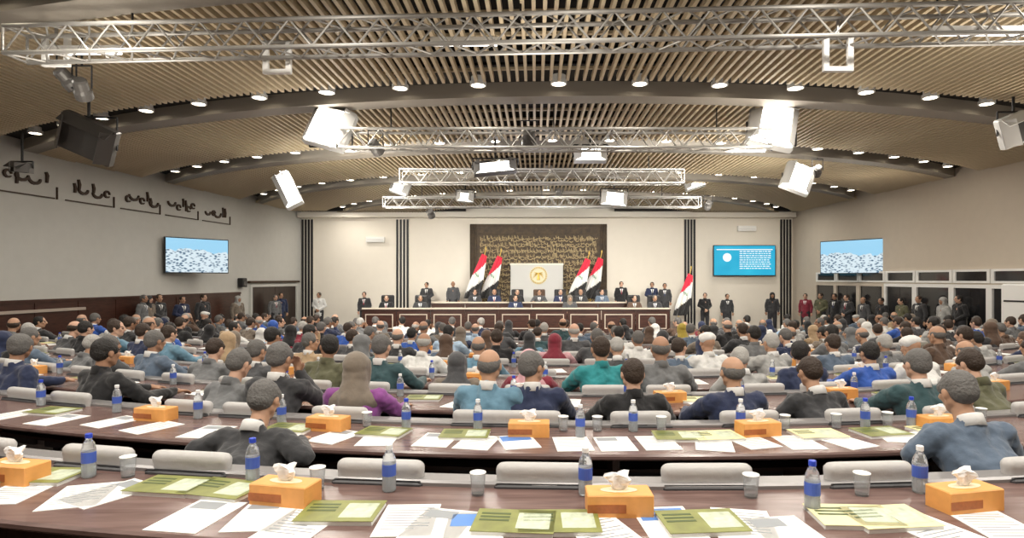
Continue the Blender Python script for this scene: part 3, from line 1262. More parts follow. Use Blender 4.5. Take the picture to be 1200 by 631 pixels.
XL, XR = -9.3, 10.2
for k in range(NROW):
    z = rowz(k)
    t = thing('curved_desk', 'long curved mahogany desk, the %s row counted from the camera' % ORD[k], 'desk', (X0, D0 + PITCH * k, z), 0, 'curved desk rows')
    off = Vector((X0, D0 + PITCH * k, z))

    def part(name, prof, m, a=XL, b=XR):
        mb = MB()
        sweep(mb, k, prof, a, b, 0)
        mb.v = [(x - off.x, y - off.y, zz) for x, y, zz in mb.v]
        return mb.obj(name, m, t)
    part('desk_top', [(-.36, .725), (-.37, .735), (-.37, .75), (-.36, .76), (.22, .76), (.22, .725)], M_DESK)
    part('ledge', [(.22, .70), (.22, .775), (.23, .785), (.32, .785), (.33, .775), (.33, .70)], M_LEDGE)
    part('modesty_panel', rect(.27, .31, 0.0, .70), M_DESKD)
    part('shelf', rect(-.05, .27, .56, .58), M_DESKD)
    for s_ in range(7):
        x = XL + (XR - XL) * s_ / 6
        p, th = row_pt(k, x, 0)
        mb = MB()
        M = Matrix.Translation((p.x - off.x, p.y - off.y, 0)) @ Matrix.Rotation(th, 4, 'Z')
        lo, hi = (-.02, .02)
        if s_ == 0:
            lo, hi = 0, .04
        if s_ == 6:
            lo, hi = -.04, 0
        mb.box((lo, -.30, 0.0), (hi, .27, .725), M)
        mb.obj('side_panel', M_DESKD, t)

# ================================================================== SEATS
SEAT = 0.66
OFFS = -0.80          # the seat lies this far on the viewer's side of the desk centre line


def fabric(name, col):
    return mat('cloth ' + name, col, 0.85, bump=0.35, scale=18, var=0.18, sheen=0.25)


CL = {
    'charcoal': (0.035, 0.036, 0.040), 'black': (0.012, 0.012, 0.014), 'navy': (0.018, 0.028, 0.075), 'dark grey': (0.07, 0.072, 0.078),
    'grey': (0.16, 0.165, 0.17), 'light grey': (0.38, 0.38, 0.37), 'slate blue': (0.10, 0.14, 0.20), 'steel blue': (0.13, 0.26, 0.36),
    'royal blue': (0.03, 0.10, 0.42), 'pale blue': (0.42, 0.56, 0.72), 'white': (0.72, 0.72, 0.70), 'olive': (0.11, 0.11, 0.06),
    'brown': (0.10, 0.06, 0.04), 'taupe': (0.20, 0.165, 0.13), 'tan': (0.42, 0.30, 0.18), 'maroon': (0.22, 0.02, 0.04),
    'purple': (0.24, 0.06, 0.26), 'teal': (0.02, 0.25, 0.27), 'pink': (0.60, 0.33, 0.36), 'mustard': (0.42, 0.32, 0.05), 'dark teal': (0.03, 0.075, 0.085),
}
CM = {k_: fabric(k_, v) for k_, v in CL.items()}
SKIN = [mat('skin light', (0.62, 0.38, 0.27), 0.55, bump=0.05), mat('skin medium', (0.48, 0.28, 0.18), 0.55, bump=0.05), mat('skin tan', (0.38, 0.21, 0.13), 0.55, bump=0.05)]
HAIR = {'black': mat('black hair', (0.012, 0.010, 0.009), 0.6, bump=0.6, scale=60), 'dark brown': mat('dark brown hair', (0.035, 0.02, 0.012), 0.6, bump=0.6, scale=60),
        'grey': mat('grey hair', (0.13, 0.125, 0.12), 0.7, bump=0.6, scale=60), 'white': mat('white hair', (0.42, 0.41, 0.39), 0.7, bump=0.6, scale=60)}
M_EYE = mat('dark eyes and brows', (0.02, 0.012, 0.01), 0.4, bump=0.02)
M_LIP = mat('lips', (0.35, 0.12, 0.10), 0.5, bump=0.02)
M_SHOE = mat('black shoe leather', (0.015, 0.014, 0.013), 0.35, bump=0.05)
M_TROU = mat('dark trouser cloth', (0.03, 0.03, 0.035), 0.85, bump=0.3, scale=20)
M_SHIRT = mat('white shirt cotton', (0.80, 0.80, 0.79), 0.8, bump=0.2)

DG = None


def remeshed(mb, name, vox, smooth=4, amp=0.0):
    me = mb.mesh(name + ' raw')
    o = bpy.data.objects.new(name + ' raw', me)
    COL.objects.link(o)
    m = o.modifiers.new('r', 'REMESH')
    m.mode = 'VOXEL'
    m.voxel_size = vox
    s = o.modifiers.new('s', 'SMOOTH')
    s.factor = 0.5
    s.iterations = smooth
    if amp:
        tx = bpy.data.textures.new(name, 'CLOUDS')
        tx.noise_scale = 0.07
        d = o.modifiers.new('d', 'DISPLACE')
        d.texture = tx
        d.strength = amp
        d.mid_level = 0.5
    bpy.context.view_layer.update()
    dg = bpy.context.evaluated_depsgraph_get()
    out = bpy.data.meshes.new_from_object(o.evaluated_get(dg))
    out.name = name
    bpy.data.objects.remove(o)
    bpy.data.meshes.remove(me)
    out.materials.clear()
    out.polygons.foreach_set('use_smooth', [True] * len(out.polygons))
    return out


def V(*a):
    return Vector(a)


def head_shape(mb, H):
    """head around its own centre (ear height), looking along +y; 0.23 m tall"""
    mb.ell((0, -.012, .03), (.077, .095, .088), H)
    mb.ell((0, .02, -.02), (.062, .075, .085), H)
    mb.ell((0, .045, -.075), (.036, .038, .032), H)         # chin
    mb.cap(H @ V(-.05, .0, -.045), H @ V(-.02, .05, -.075), .025, .024)
    mb.cap(H @ V(.05, .0, -.045), H @ V(.02, .05, -.075), .025, .024)
    mb.cap(H @ V(0, .088, .018), H @ V(0, .108, -.016), .008, .013)   # nose
    mb.ell((-.013, .096, -.02), (.008, .010, .007), H)
    mb.ell((.013, .096, -.02), (.008, .010, .007), H)
    mb.cap(H @ V(-.032, .078, .026), H @ V(.032, .078, .026), .012, .012)  # brow ridge
    mb.cap(H @ V(-.018, .084, -.045), H @ V(.018, .084, -.045), .008, .008)  # lips
    for s in (-1, 1):
        mb.ell((s * .080, -.005, -.002), (.010, .019, .030), H)  # ears
        mb.ell((s * .045, .058, -.012), (.022, .022, .020), H)  # cheeks


def hand(mb, w, d, up, side, curl=0.5):
    """palm from wrist w along d; palm normal -up; side = +1 right hand"""
    d = d.normalized()
    sdir = d.cross(up).normalized() * side
    up = sdir.cross(d).normalized() * side
    mb.cap(w, w + d * .03, .024, .026)
    pc = w + d * .055
    for j in range(4):
        o = sdir * (-.027 + .018 * j)
        k0 = w + d * .02 + o * .6
        k1 = w + d * .088 + o
        mb.cap(k0, k1, .014, .0105)
        L = (.066, .076, .070, .054)[j]
        b1 = k1 + (d * math.cos(curl * .5) - up * math.sin(curl * .5)) * L * .5
        b2 = b1 + (d * math.cos(curl * 1.4) - up * math.sin(curl * 1.4)) * L * .5
        spread = sdir * (.004 * (j - 1.5))
        mb.cap(k1, b1 + spread, .0095, .0085, n=8)
        mb.cap(b1 + spread, b2 + spread * 1.5, .0085, .0072, n=8)
    t0 = w + d * .025 - sdir * .02
    t1 = t0 - sdir * .030 + d * .028 - up * .008
    t2 = t1 + d * .030 - sdir * .006 - up * .006
    mb.cap(t0, t1, .014, .011, n=8)
    mb.cap(t1, t2, .011, .008, n=8)


class Pose:
    def __init__(s, name, words, lean, headrot, armL, armR, stand=False, headfwd=0.0, legs=None):
        s.__dict__.update(locals())


def build_pose(ps):
    """meshes for one pose in figure space: origin on the floor under the seat / between the feet"""
    st = ps.stand
    hipz = .93 if st else .50
    hip = V(0, 0 if st else -.05, hipz)
    l = ps.lean
    tl = .50
    neck = hip + V(0, tl * math.sin(l), tl * math.cos(l))
    mid = hip.lerp(neck, .5) + V(0, -.02, 0)
    H0 = neck + V(0, .03 + ps.headfwd + .04 * math.sin(l), .155)
    H = Matrix.Translation(H0) @ Euler(ps.headrot, 'ZXY').to_matrix().to_4x4()
    sh = {s: neck + V(s * .175, 0, -.045) for s in (-1, 1)}
    arms = {}
    for s, arm in ((-1, ps.armL), (1, ps.armR)):
        e, w_, hd = arm
        arms[s] = (sh[s], V(s * e[0], e[1], e[2]), V(s * w_[0], w_[1], w_[2]), V(s * hd[0], hd[1], hd[2]))
    if st:
        legs = {s: (V(s * .09, 0, .90), V(s * .10, .02, .50), V(s * .11, -.01, .09)) for s in (-1, 1)}
    else:
        legs = {s: (V(s * .09, -.03, .50), V(s * .13, .36, .50), V(s * .13, .40 - (.06 if s > 0 else 0), .09)) for s in (-1, 1)}
    # --- the body
    b = MB()
    b.cap(hip, mid, .115, .105)
    b.cap(mid, neck + V(0, 0, -.13), .10, .095)
    b.cap(sh[-1], sh[1], .045, .045)
    b.cap(neck + V(0, -.01, -.06), H0 + V(0, -.015, -.04), .054, .050)
    head_shape(b, H)
    for s in (-1, 1):
        a0, a1, a2, hd = arms[s]
        b.cap(a0, a1, .045, .038)
        b.cap(a1, a2, .036, .025)
        up = V(0, 0, 1) if not st else V(0, 1, 0)
        if abs(hd.normalized().dot(up)) > .9:
            up = V(0, 1, 0)
        hand(b, a2, hd, up, s if not st else -s, .6 if not st else .5)
        g0, g1, g2 = legs[s]
        b.cap(g0, g1, .078, .055)
        b.cap(g1, g2, .052, .036)
        b.cap(g2 + V(0, -.03, -.04), g2 + V(0, .13, -.05), .035, .03)
    body = remeshed(b, 'body ' + ps.name, .0085, 2)
    body.materials.append(SKIN[0])
    body.materials.append(M_EYE)
    body.materials.append(M_LIP)
    Hi = H.inverted()
    idx = []
    for p in body.polygons:
        c = Hi @ p.center
        k = 0
        if c.y > .055:
            ax = abs(c.x)
            if .020 < ax < .046 and -.002 < c.z < .012:
                k = 1
            elif .016 < ax < .052 and .026 < c.z < .036:
                k = 1
            elif ax < .026 and -.052 < c.z < -.040 and c.y > .075:
                k = 2
        idx.append(k)
    body.polygons.foreach_set('material_index', idx)
    # --- jacket
    j = MB()
    j.cap(hip + V(0, 0, -.02), mid, .150, .140)
    j.cap(mid, neck + V(0, -.015, -.105), .13, .105)
    j.cap(neck + V(0, -.01, -.06), neck + V(0, -.004, .004), .092, .072)
    j.cap(hip + V(-.05, 0, 0), mid + V(-.05, 0, 0), .12, .12)
    j.cap(hip + V(.05, 0, 0), mid + V(.05, 0, 0), .12, .12)
    for s in (-1, 1):
        j.cap(mid + V(s * .06, 0, .02), neck + V(s * .08, 0, -.13), .115, .115)
        j.cap(neck + V(s * .02, -.01, -.055), sh[s] + V(0, 0, .005), .062, .064)
        a0, a1, a2, hd = arms[s]
        j.cap(a0, a1, .070, .058)
        j.cap(a1, a1.lerp(a2, .94), .056, .042)
    if st:
        j.cap(hip + V(-.07, 0, -.16), hip + V(-.05, 0, .05), .105, .12)
        j.cap(hip + V(.07, 0, -.16), hip + V(.05, 0, .05), .105, .12)
    jacket = remeshed(j, 'jacket ' + ps.name, .012, 2, .034)
    # --- shirt front and tie, laid on the chest of the jacket
    from mathutils.bvhtree import BVHTree
    bv = BVHTree.FromPolygons([v.co.copy() for v in jacket.vertices], [tuple(p.vertices) for p in jacket.polygons])
    ax = (neck - hip).normalized()
    fwd = V(1, 0, 0).cross(ax) * -1
    if fwd.y < 0:
        fwd = -fwd

    def patch(wtop, wbot, lo_, hi_, lift):
        vs, ok = [], True
        nz = 9
        for a_ in range(nz + 1):
            f_ = a_ / nz
            c_ = hip.lerp(neck, lo_ + (hi_ - lo_) * f_)
            w_ = wbot + (wtop - wbot) * f_
            for b_ in range(5):
                o_ = c_ + V((b_ / 4 - .5) * w_, 0, 0)
                hit = bv.ray_cast(o_ + fwd * .5, -fwd, .6)
                vs.append((hit[0] if hit[0] else o_ + fwd * .12) + fwd * lift)
        m = MB()
        n_ = len(vs)
        back = [p - fwd * .008 for p in vs]
        fs = [(a_ * 5 + b_, a_ * 5 + b_ + 1, a_ * 5 + b_ + 6, a_ * 5 + b_ + 5) for a_ in range(nz) for b_ in range(4)]
        fs += [tuple(n_ + q_ for q_ in reversed(f_)) for f_ in fs]
        m.add(vs + back, fs)
        return m.mesh('front', True)
    shirtf = patch(.13, .012, .50, .94, .004)
    tiem = patch(.030, .045, .50, .93, .009)
    # --- collar
    c = MB()
    q = (H0 - neck).normalized().to_track_quat('Z', 'Y').to_matrix().to_4x4()
    c.lathe([(.061, -.05), (.0595, .006), (.057, .012), (.053, .012), (.053, -.05)], 20, Matrix.Translation(neck + V(0, -.008, .046)) @ q)
    collar = c.mesh('collar', True)
    # --- trousers
    t = MB()
    for s in (-1, 1):
        g0, g1, g2 = legs[s]
        t.cap(g0, g1, .100, .075)
        t.cap(g1, g2 + V(0, 0, .02), .074, .060)
    t.cap(hip + V(-.06, 0, 0), hip + V(.06, 0, 0), .13, .13)
    trousers = remeshed(t, 'trousers ' + ps.name, .02, 3, .01)
    s_ = MB()
    for s in (-1, 1):
        g2 = legs[s][2]
        s_.cap(g2 + V(0, -.04, -.045), g2 + V(0, .14, -.05), .042, .038)
        s_.cap(g2 + V(0, -.01, 0), g2 + V(0, -.02, -.04), .045, .045)
    shoes = remeshed(s_, 'shoes ' + ps.name, .014, 2)
    zmin = min(v.co.z for v in shoes.vertices)
    shoes.transform(Matrix.Translation((0, 0, -zmin)))
    shoes.materials.append(M_SHOE)
    # --- hair
    hair = {}
    h = MB()
    h.ell((0, -.020, .040), (.083, .094, .085), H)
    h.ell((0, -.042, .005), (.077, .071, .070), H)
    for s in (-1, 1):
        h.ell((s * .066, .010, .030), (.022, .045, .040), H)
    hair['short'] = remeshed(h, 'short hair ' + ps.name, .011, 2, .008)
    h = MB()
    h.ell((0, -.040, .010), (.0795, .072, .060), H)
    for s in (-1, 1):
        h.ell((s * .068, -.010, .018), (.015, .050, .036), H)
    hair['balding'] = remeshed(h, 'balding hair ' + ps.name, .011, 2, .006)
    h = MB()
    h.ell((0, -.022, .035), (.100, .112, .100), H)
    h.ell((0, -.035, -.05), (.098, .085, .100), H)
    h.cap(H0 + V(0, -.04, -.10), neck + V(0, -.03, -.06), .10, .13)
    for s in (-1, 1):
        h.cap(neck + V(0, -.03, -.03), neck + V(s * .12, -.02, -.07), .09, .075)
        h.cap(H @ V(s * .07, .01, .05), H @ V(s * .06, .02, -.08), .034, .04)
    hair['scarf'] = remeshed(h, 'scarf ' + ps.name, .014, 3, .014)
    h = MB()
    h.ell((0, -.01, .062), (.098, .108, .062), H)
    h.cap(H @ V(-.06, -.03, .05), H @ V(.07, .05, .062), .05, .045)
    hair['turban'] = remeshed(h, 'turban ' + ps.name, .013, 3, .014)
    return dict(shirtf=shirtf, tie=tiem, body=body, jacket=jacket, collar=collar, trousers=trousers, shoes=shoes, hair=hair, words=ps.words)


# arms: elbow, wrist, hand direction (x is mirrored for the left side)
desk = ((.27, .20, .80), (.15, .46, .80), (-.25, 1, -.05))
desk2 = ((.30, .14, .80), (.24, .42, .80), (-.1, 1, -.05))
fold = ((.27, .20, .80), (.06, .38, .81), (-1, .25, 0))
lap = ((.25, -.02, .74), (.13, .22, .66), (-.4, 1, -.1))
chin = ((.22, .26, .82), (.09, .22, 1.02), (-.1, -.25, 1))
poses = [
    Pose('upright', 'sitting upright', .08, (-.10, 0, 0), desk, desk2),
    Pose('leaning', 'leaning over the desk', .42, (-.30, 0, 0), fold, desk, headfwd=.03),
    Pose('left', 'head turned left', .12, (-.05, 0, .75), desk, lap),
    Pose('right', 'head turned right', .14, (-.05, 0, -.75), lap, desk),
    Pose('back', 'sitting back', -.08, (0.0, 0, .15), lap, lap),
    Pose('chin', 'resting chin on a hand', .25, (-.12, .08, -.15), fold, chin),
    Pose('low', 'bent low over papers', .62, (-.35, 0, 0), ((.32, .20, .80), (.12, .42, .80), (-.6, 1, 0)), ((.32, .18, .80), (.16, .46, .80), (-.3, 1, 0)), headfwd=.05),
    Pose('stand', 'standing upright', .0, (0, 0, .1), ((.24, -.02, 1.16), (.23, .03, .92), (0, .1, -1)), ((.24, -.02, 1.16), (.23, .03, .92), (0, .1, -1)), True),
    Pose('standfold', 'standing with hands clasped', .0, (-.05, 0, -.3), ((.25, -.03, 1.16), (.06, .17, 1.0), (-.8, .3, -.6)), ((.25, -.03, 1.16), (.06, .19, 1.03), (-.8, .3, -.6)), True),
]
PM = [build_pose(p) for p in poses]


def slot(o, i, m):
    o.material_slots[i].link = 'OBJECT'
    o.material_slots[i].material = m


for pm in PM:
    for m_ in [pm['shirtf'], pm['tie'], pm['jacket'], pm['collar'], pm['trousers']] + list(pm['hair'].values()):
        m_.materials.append(M_SHIRT)


def person(label, pi, x, y, z, rz, jacket, hair, hairc, skin, group, scale=1.0, tie=None, trousers=None):
    pm = PM[pi]
    t = thing('person', label, 'person', (x, y, z), rz, group)
    t.scale = (scale, scale, scale)
    b = link('body', pm['body'], t)
    slot(b, 0, SKIN[skin])
    j = link('jacket' if jacket not in ('white', 'pale blue') else 'shirt', pm['jacket'], t)
    slot(j, 0, CM[jacket])
    if hair not in ('scarf',) and jacket not in ('white', 'pale blue', 'teal', 'olive') and tie:
        sf = link('shirt_front', pm['shirtf'], t)
        tt = link('tie', pm['tie'], t)
        slot(tt, 0, CM[tie])
    if hair != 'scarf':
        c = link('collar', pm['collar'], t)
        if jacket in ('white', 'pale blue', 'pink', 'teal', 'grey', 'black', 'olive', 'brown'):
            slot(c, 0, CM[jacket])
    tr = link('trousers', pm['trousers'], t)
    slot(tr, 0, trousers or M_TROU)
    link('shoes', pm['shoes'], t)
    if hair == 'scarf':
        h = link('headscarf', pm['hair']['scarf'], t)
        slot(h, 0, CM[hairc])
    elif hair == 'turban':
        h = link('turban', pm['hair']['turban'], t)
        slot(h, 0, CM[hairc])
    elif hair != 'bald':
        h = link('hair', pm['hair'][hair], t)
        slot(h, 0, HAIR[hairc])
    return t


# ------------------------------------------------------------------ chair
def chair_meshes():
    out = {}
    mb = MB()
    mb.cap((-.17, -.12, .44), (.17, -.12, .44), .055, .055)
    mb.cap((-.17, .12, .45), (.17, .12, .45), .055, .055)
    mb.cbox((-.22, -.17, .39), (.22, .17, .49), .02)
    m = remeshed(mb, 'chair seat', .018, 5)
    m.materials.append(M_CHAIR)
    out['seat'] = m
    mb = MB()
    mb.cap((-.17, -.225, .885), (.17, -.225, .885), .036, .036)
    mb.cap((-.18, -.20, .52), (.18, -.20, .52), .04, .04)
    mb.cbox((-.205, -.255, .53), (.205, -.195, .90), .03)
    m = remeshed(mb, 'chair back', .016, 5)
    m.materials.append(M_CHAIR)
    out['backrest'] = m
    mb = MB()
    mb.cbox((-.205, -.285, .50), (.205, -.255, .84), .012)
    m = mb.mesh('back shell')
    m.materials.append(M_CHAIRD)
    out['back_shell'] = m
    for s in (-1, 1):
        mb = MB()
        mb.rod((s * .24, -.16, .42), (s * .25, -.14, .66), .014, 8)
        mb.cbox((s * .25 - .03, -.17, .655), (s * .25 + .03, .12, .685), .008)
        mb.rod((s * .25, .08, .66), (s * .23, .10, .42), .014, 8)
        mb.rod((s * .24, -.16, .42), (s * .12, -.10, .40), .014, 8)
        m = mb.mesh('arm')
        m.materials.append(M_CHAIRD)
        out['armrest' + ('' if s < 0 else ' ')] = m
    mb = MB()
    mb.rod((0, 0, .06), (0, 0, .40), .028, 12)
    mb.lathe([(.05, .30), (.05, .39)], 12)
    m = mb.mesh('column')
    m.materials.append(M_CHROME)
    out['column'] = m
    mb = MB()
    for i in range(5):
        a = 2 * PI * i / 5 + .3
        mb.rod((0, 0, .09), (.27 * math.cos(a), .27 * math.sin(a), .065), .024, 8, .014)
        mb.ell((.27 * math.cos(a), .27 * math.sin(a), .028), (.022, .022, .028), nu=10, nv=6)
    m = mb.mesh('star base')
    m.materials.append(M_CHAIRD)
    out['star_base'] = m
    return out


CH = chair_meshes()


def chair(label, x, y, z, rz, group):
    t = thing('conference_chair', label, 'chair', (x, y, z), rz, group)
    for nm, me in CH.items():
        link(nm.strip(), me, t)
    return t


# ------------------------------------------------------------------ crowd plan
def proj(x, y, z):
    return VX + F * x / y, VY - F * (z - HC) / y


seats = []
for k in range(1, NROW):
    u = 0
    xs = [X0 + 0.13 * (k % 3)]
    x = xs[0]
    while x < 9.6:
        x += SEAT * math.cos(math.atan(slope(x - X0)))
        xs.append(x)
    x = xs[0]
    while x > -8.8:
        x -= SEAT * math.cos(math.atan(slope(x - X0)))
        xs.insert(0, x)
    row = []
    for x in xs:
        p, th = row_pt(k, x, OFFS)
        if p.x < wl(p.y) + 1.0 or p.x > wr(p.y) - 1.0:
            continue
        px, py = proj(p.x, p.y, rowz(k) + 1.05)
        if -45 < px < 1245:
            row.append([k, p, th, px, py, None])
    seats.append(row)

# (picture x, picture y of the upper back, clothing, hair, hair colour, pose)
HINT = [
    (1172, 505, 'slate blue', 'short', 'grey', 1, 1), (245, 500, 'charcoal', 'short', 'grey', 6, 1),
    (110, 462, 'black', 'short', 'black', 0, 2), (18, 440, 'navy', 'short', 'grey', 2, 2),
    (315, 470, 'charcoal', 'short', 'grey', 5, 2), (590, 468, 'steel blue', 'balding', 'grey', 0, 2), (415, 468, 'purple', 'scarf', 'taupe', 0, 2),
    (500, 462, 'navy', 'short', 'grey', 3, 2), (680, 470, 'black', 'short', 'dark brown', 0, 2), (845, 468, 'navy', 'balding', 'grey', 0, 2),
    (955, 468, 'charcoal', 'short', 'dark brown', 1, 2), (1035, 470, 'dark teal', 'short', 'grey', 0, 2), (1110, 470, 'olive', 'short', 'dark brown', 1, 2),
    (760, 470, 'grey', 'short', 'grey', 1, 2),
    (190, 430, 'slate blue', 'short', 'grey', 0, 3), (30, 425, 'slate blue', 'short', 'grey', 0, 3), (235, 440, 'grey', 'short', 'dark brown', 1, 3),
    (300, 440, 'dark grey', 'short', 'grey', 0, 3), (385, 438, 'olive', 'short', 'black', 2, 3), (445, 440, 'dark teal', 'short', 'grey', 0, 3),
    (535, 440, 'taupe', 'scarf', 'dark grey', 0, 3), (620, 436, 'maroon', 'scarf', 'pink', 0, 3), (705, 432, 'teal', 'short', 'dark brown', 0, 3),
    (775, 436, 'grey', 'balding', 'grey', 0, 3), (880, 440, 'light grey', 'short', 'white', 1, 3), (810, 440, 'navy', 'short', 'black', 3, 3),
    (985, 440, 'royal blue', 'short', 'black', 0, 3), (1062, 432, 'white', 'turban', 'white', 1, 3), (1150, 440, 'light grey', 'balding', 'grey', 1, 3),
    (1190, 440, 'grey', 'short', 'dark brown', 0, 3), (930, 440, 'dark grey', 'short', 'grey', 0, 3), (490, 436, 'grey', 'short', 'white', 1, 3),
    (190, 405, 'steel blue', 'short', 'dark brown', 0, 4), (830, 410, 'white', 'turban', 'white', 0, 4), (905, 408, 'light grey', 'short', 'white', 0, 4),
    (870, 412, 'slate blue', 'short', 'dark brown', 3, 4), (560, 415, 'steel blue', 'balding', 'grey', 0, 4), (745, 410, 'dark grey', 'short', 'white', 1, 4),
    (275, 400, 'taupe', 'scarf', 'tan', 0, 4), (320, 402, 'slate blue', 'short', 'black', 0, 4), (1040, 405, 'grey', 'short', 'white', 0, 4),
    (1110, 405, 'brown', 'balding', 'grey', 0, 4), (1160, 402, 'light grey', 'short', 'black', 1, 4),
    (405, 388, 'royal blue', 'short', 'dark brown', 0, 7), (485, 390, 'royal blue', 'short', 'black', 0, 6), (155, 398, 'royal blue', 'short', 'white', 1, 6),
    (320, 386, 'royal blue', 'scarf', 'royal blue', 0, 7), (105, 390, 'royal blue', 'short', 'grey', 0, 6), (525, 390, 'pale blue', 'short', 'black', 0, 6),
    (1150, 388, 'royal blue', 'short', 'dark brown', 0, 6), (1058, 388, 'royal blue', 'short', 'dark brown', 0, 7), (930, 390, 'navy', 'balding', 'grey', 0, 6),
    (1015, 388, 'white', 'scarf', 'white', 0, 7), (950, 388, 'tan', 'scarf', 'tan', 0, 7), (360, 392, 'tan', 'scarf', 'tan', 0, 6),
    (270, 388, 'tan', 'short', 'dark brown', 0, 7), (570, 392, 'brown', 'scarf', 'brown', 0, 6), (800, 385, 'black', 'scarf', 'mustard', 0, 8),
    (650, 400, 'pink', 'scarf', 'maroon', 0, 5), (740, 400, 'white', 'short', 'grey', 0, 5), (700, 402, 'dark grey', 'short', 'grey', 0, 5),
]
for hx, hy, c, h, hc, po, k in HINT:
    row = seats[k - 1]
    best = min((s for s in row if s[5] is None), key=lambda s: abs(s[3] - hx), default=None)
    if best is None:
        continue
    # move the sitter to the spot the photo shows (at most a third of a seat)
    best[5] = (c, h, hc, po)
    dx = max(-.2, min(.2, (hx - best[3]) * best[1].y / F))
    best[1] = best[1] + Vector((dx * math.cos(best[2]), dx * math.sin(best[2]), 0))

cols = ['charcoal'] * 6 + ['black'] * 5 + ['navy'] * 5 + ['dark grey'] * 6 + ['grey'] * 5 + ['light grey'] * 3 + ['slate blue'] * 4 + ['brown'] * 2 + ['taupe'] * 2 + ['white'] * 2 + ['olive', 'steel blue', 'royal blue', 'pale blue', 'maroon', 'tan', 'dark teal']
rp = random.Random(21)
nper = 0
for row in seats:
    k = row[0][0]
    for i, s in enumerate(row):
        seatword = ORD[i]
        p, th = s[1], s[2]
        spec = s[5]
        if spec is None and k >= 2:
            r = rp.random()
            if r < (.93 if k > 2 else .15):
                c = rp.choice(cols)
                q = rp.random()
                if q < .58:
                    spec = (c, 'short', rp.choice(['black', 'black', 'dark brown', 'dark brown', 'grey', 'grey', 'white']), rp.choice([0, 0, 1, 2, 3, 4, 5]))
                elif q < .74:
                    spec = (c, 'balding', rp.choice(['grey', 'grey', 'white', 'dark brown']), rp.choice([0, 0, 1, 2, 3]))
                elif q < .92:
                    spec = (c, 'scarf', rp.choice(['black', 'black', 'charcoal', 'charcoal', 'grey', 'taupe', 'navy', 'navy', 'white', 'brown']), rp.choice([0, 0, 2, 3]))
                else:
                    spec = (c, 'turban', rp.choice(['white', 'light grey', 'black']), rp.choice([0, 4]))
        if k <= 9 or spec:
            st = 'empty' if spec is None else 'occupied'
            if k <= 6:
                chair('light grey %s conference chair, desk row %s, seat %s from the left' % (st, ORD[k], ORD[i]), p.x, p.y, rowz(k), th, 'conference chairs of row %s' % ORD[k])
        if spec:
            c, h, hc, po = spec
            what = {'short': hc + ' hair', 'balding': 'balding ' + hc + ' hair', 'scarf': hc + ' headscarf', 'turban': hc + ' turban'}[h]
            garment = {'white': 'white shirt', 'pale blue': 'pale blue shirt'}.get(c, c + ' jacket')
            lab = 'person, %s, %s, %s row from camera, %s from left' % (what, garment, ORD[k], ORD[i])
            sc = rp.uniform(.96, 1.04) * (0.94 if h == 'scarf' else 1.0)
            person(lab, po, p.x, p.y + .03, rowz(k), th + rp.uniform(-.12, .12), c, h, hc, rp.choice([0, 0, 1, 1, 2]), 'seated members of row %s' % ORD[k], sc, ('maroon', 'black', 'navy')[nper % 3])
            nper += 1
print('people seated', nper)

# ================================================================== DAIS
mb = MB()
mb.cbox((-7.0, 20.3, ZF), (6.0, 26.2, ZF + 0.45), 0.02)
mb.obj('stage_platform', M_WAINS)
sp = bpy.data.objects['stage_platform']
tag(sp, 'low dark wooden platform under the dais desks', 'platform')
ZD = ZF + 0.45
LINE = mat('pale desk trim', (0.62, 0.55, 0.45), 0.4, bump=0.02)


def dais_desk(label, xa, xb, y, h, z0, bays):
    t = thing('dais_desk', label, 'desk', (xa, y, z0))
    L = xb - xa
    mb = MB()
    mb.cbox((-.04, -.42, h - .05), (L + .04, .30, h), .01)
    mb.obj('desk_top', M_DESKD, t)
    for i in range(bays):
        mb = MB()
        a, b = L * i / bays + .01, L * (i + 1) / bays - .01
        mb.cbox((a, -.38, 0), (b, -.34, h - .05), .006)
        fp = mb.obj('front_panel', M_WAINS, t)
        mb = MB()
        for lo, hi in (((a + .10, -.395, .14), (b - .10, -.38, .17)), ((a + .10, -.395, h - .20), (b - .10, -.38, h - .17)),
                       ((a + .10, -.395, .17), (a + .13, -.38, h - .20)), ((b - .13, -.395, .17), (b - .10, -.38, h - .20))):
            mb.box(lo, hi)
        mb.obj('trim_line', LINE, fp)
    for xx in (0, L):
        mb = MB()
        mb.box((xx - .03, -.34, 0), (xx + .03, .28, h - .05))
        mb.obj('side_panel', M_DESKD, t)
    mb = MB()
    mb.cbox((0, -.41, h), (L, -.36, h + .05), .006)
    mb.obj('top_rail', LINE, t)
    return t


dA = P(428, 362, 21.0)
dB = P(782, 362, 21.0)
dais_desk('long lower front desk of the dais with pale trim lines', dA.x, dB.x, 21.0, dA.z - ZD, ZD, 9)
eA = P(508, 355, 22.9)
eB = P(738, 355, 22.9)
mb = MB()
mb.cbox((eA.x - .4, 22.35, ZD), (eB.x + .4, 25.0, ZD + .18), .02)
tag(mb.obj('upper_platform', M_WAINS), 'second step of the dais carrying the upper desk', 'platform')
dais_desk('upper desk of the dais in front of the emblem board', eA.x, eB.x, 22.9, eA.z - ZD - .18, ZD + .18, 6)

seatnames = []


def chair_tall(label, x, y, z, rz, m):
    t = thing('high_back_chair', label, 'chair', (x, y, z), rz)
    for nm in ('seat', 'column', 'star_base'):
        o = link(nm, CH[nm], t)
    mb = MB()
    mb.cap((-.19, -.25, 1.22), (.19, -.25, 1.22), .05, .05)
    mb.cbox((-.24, -.28, .5), (.24, -.21, 1.22), .02)
    mb.obj('backrest', m, t)
    return t


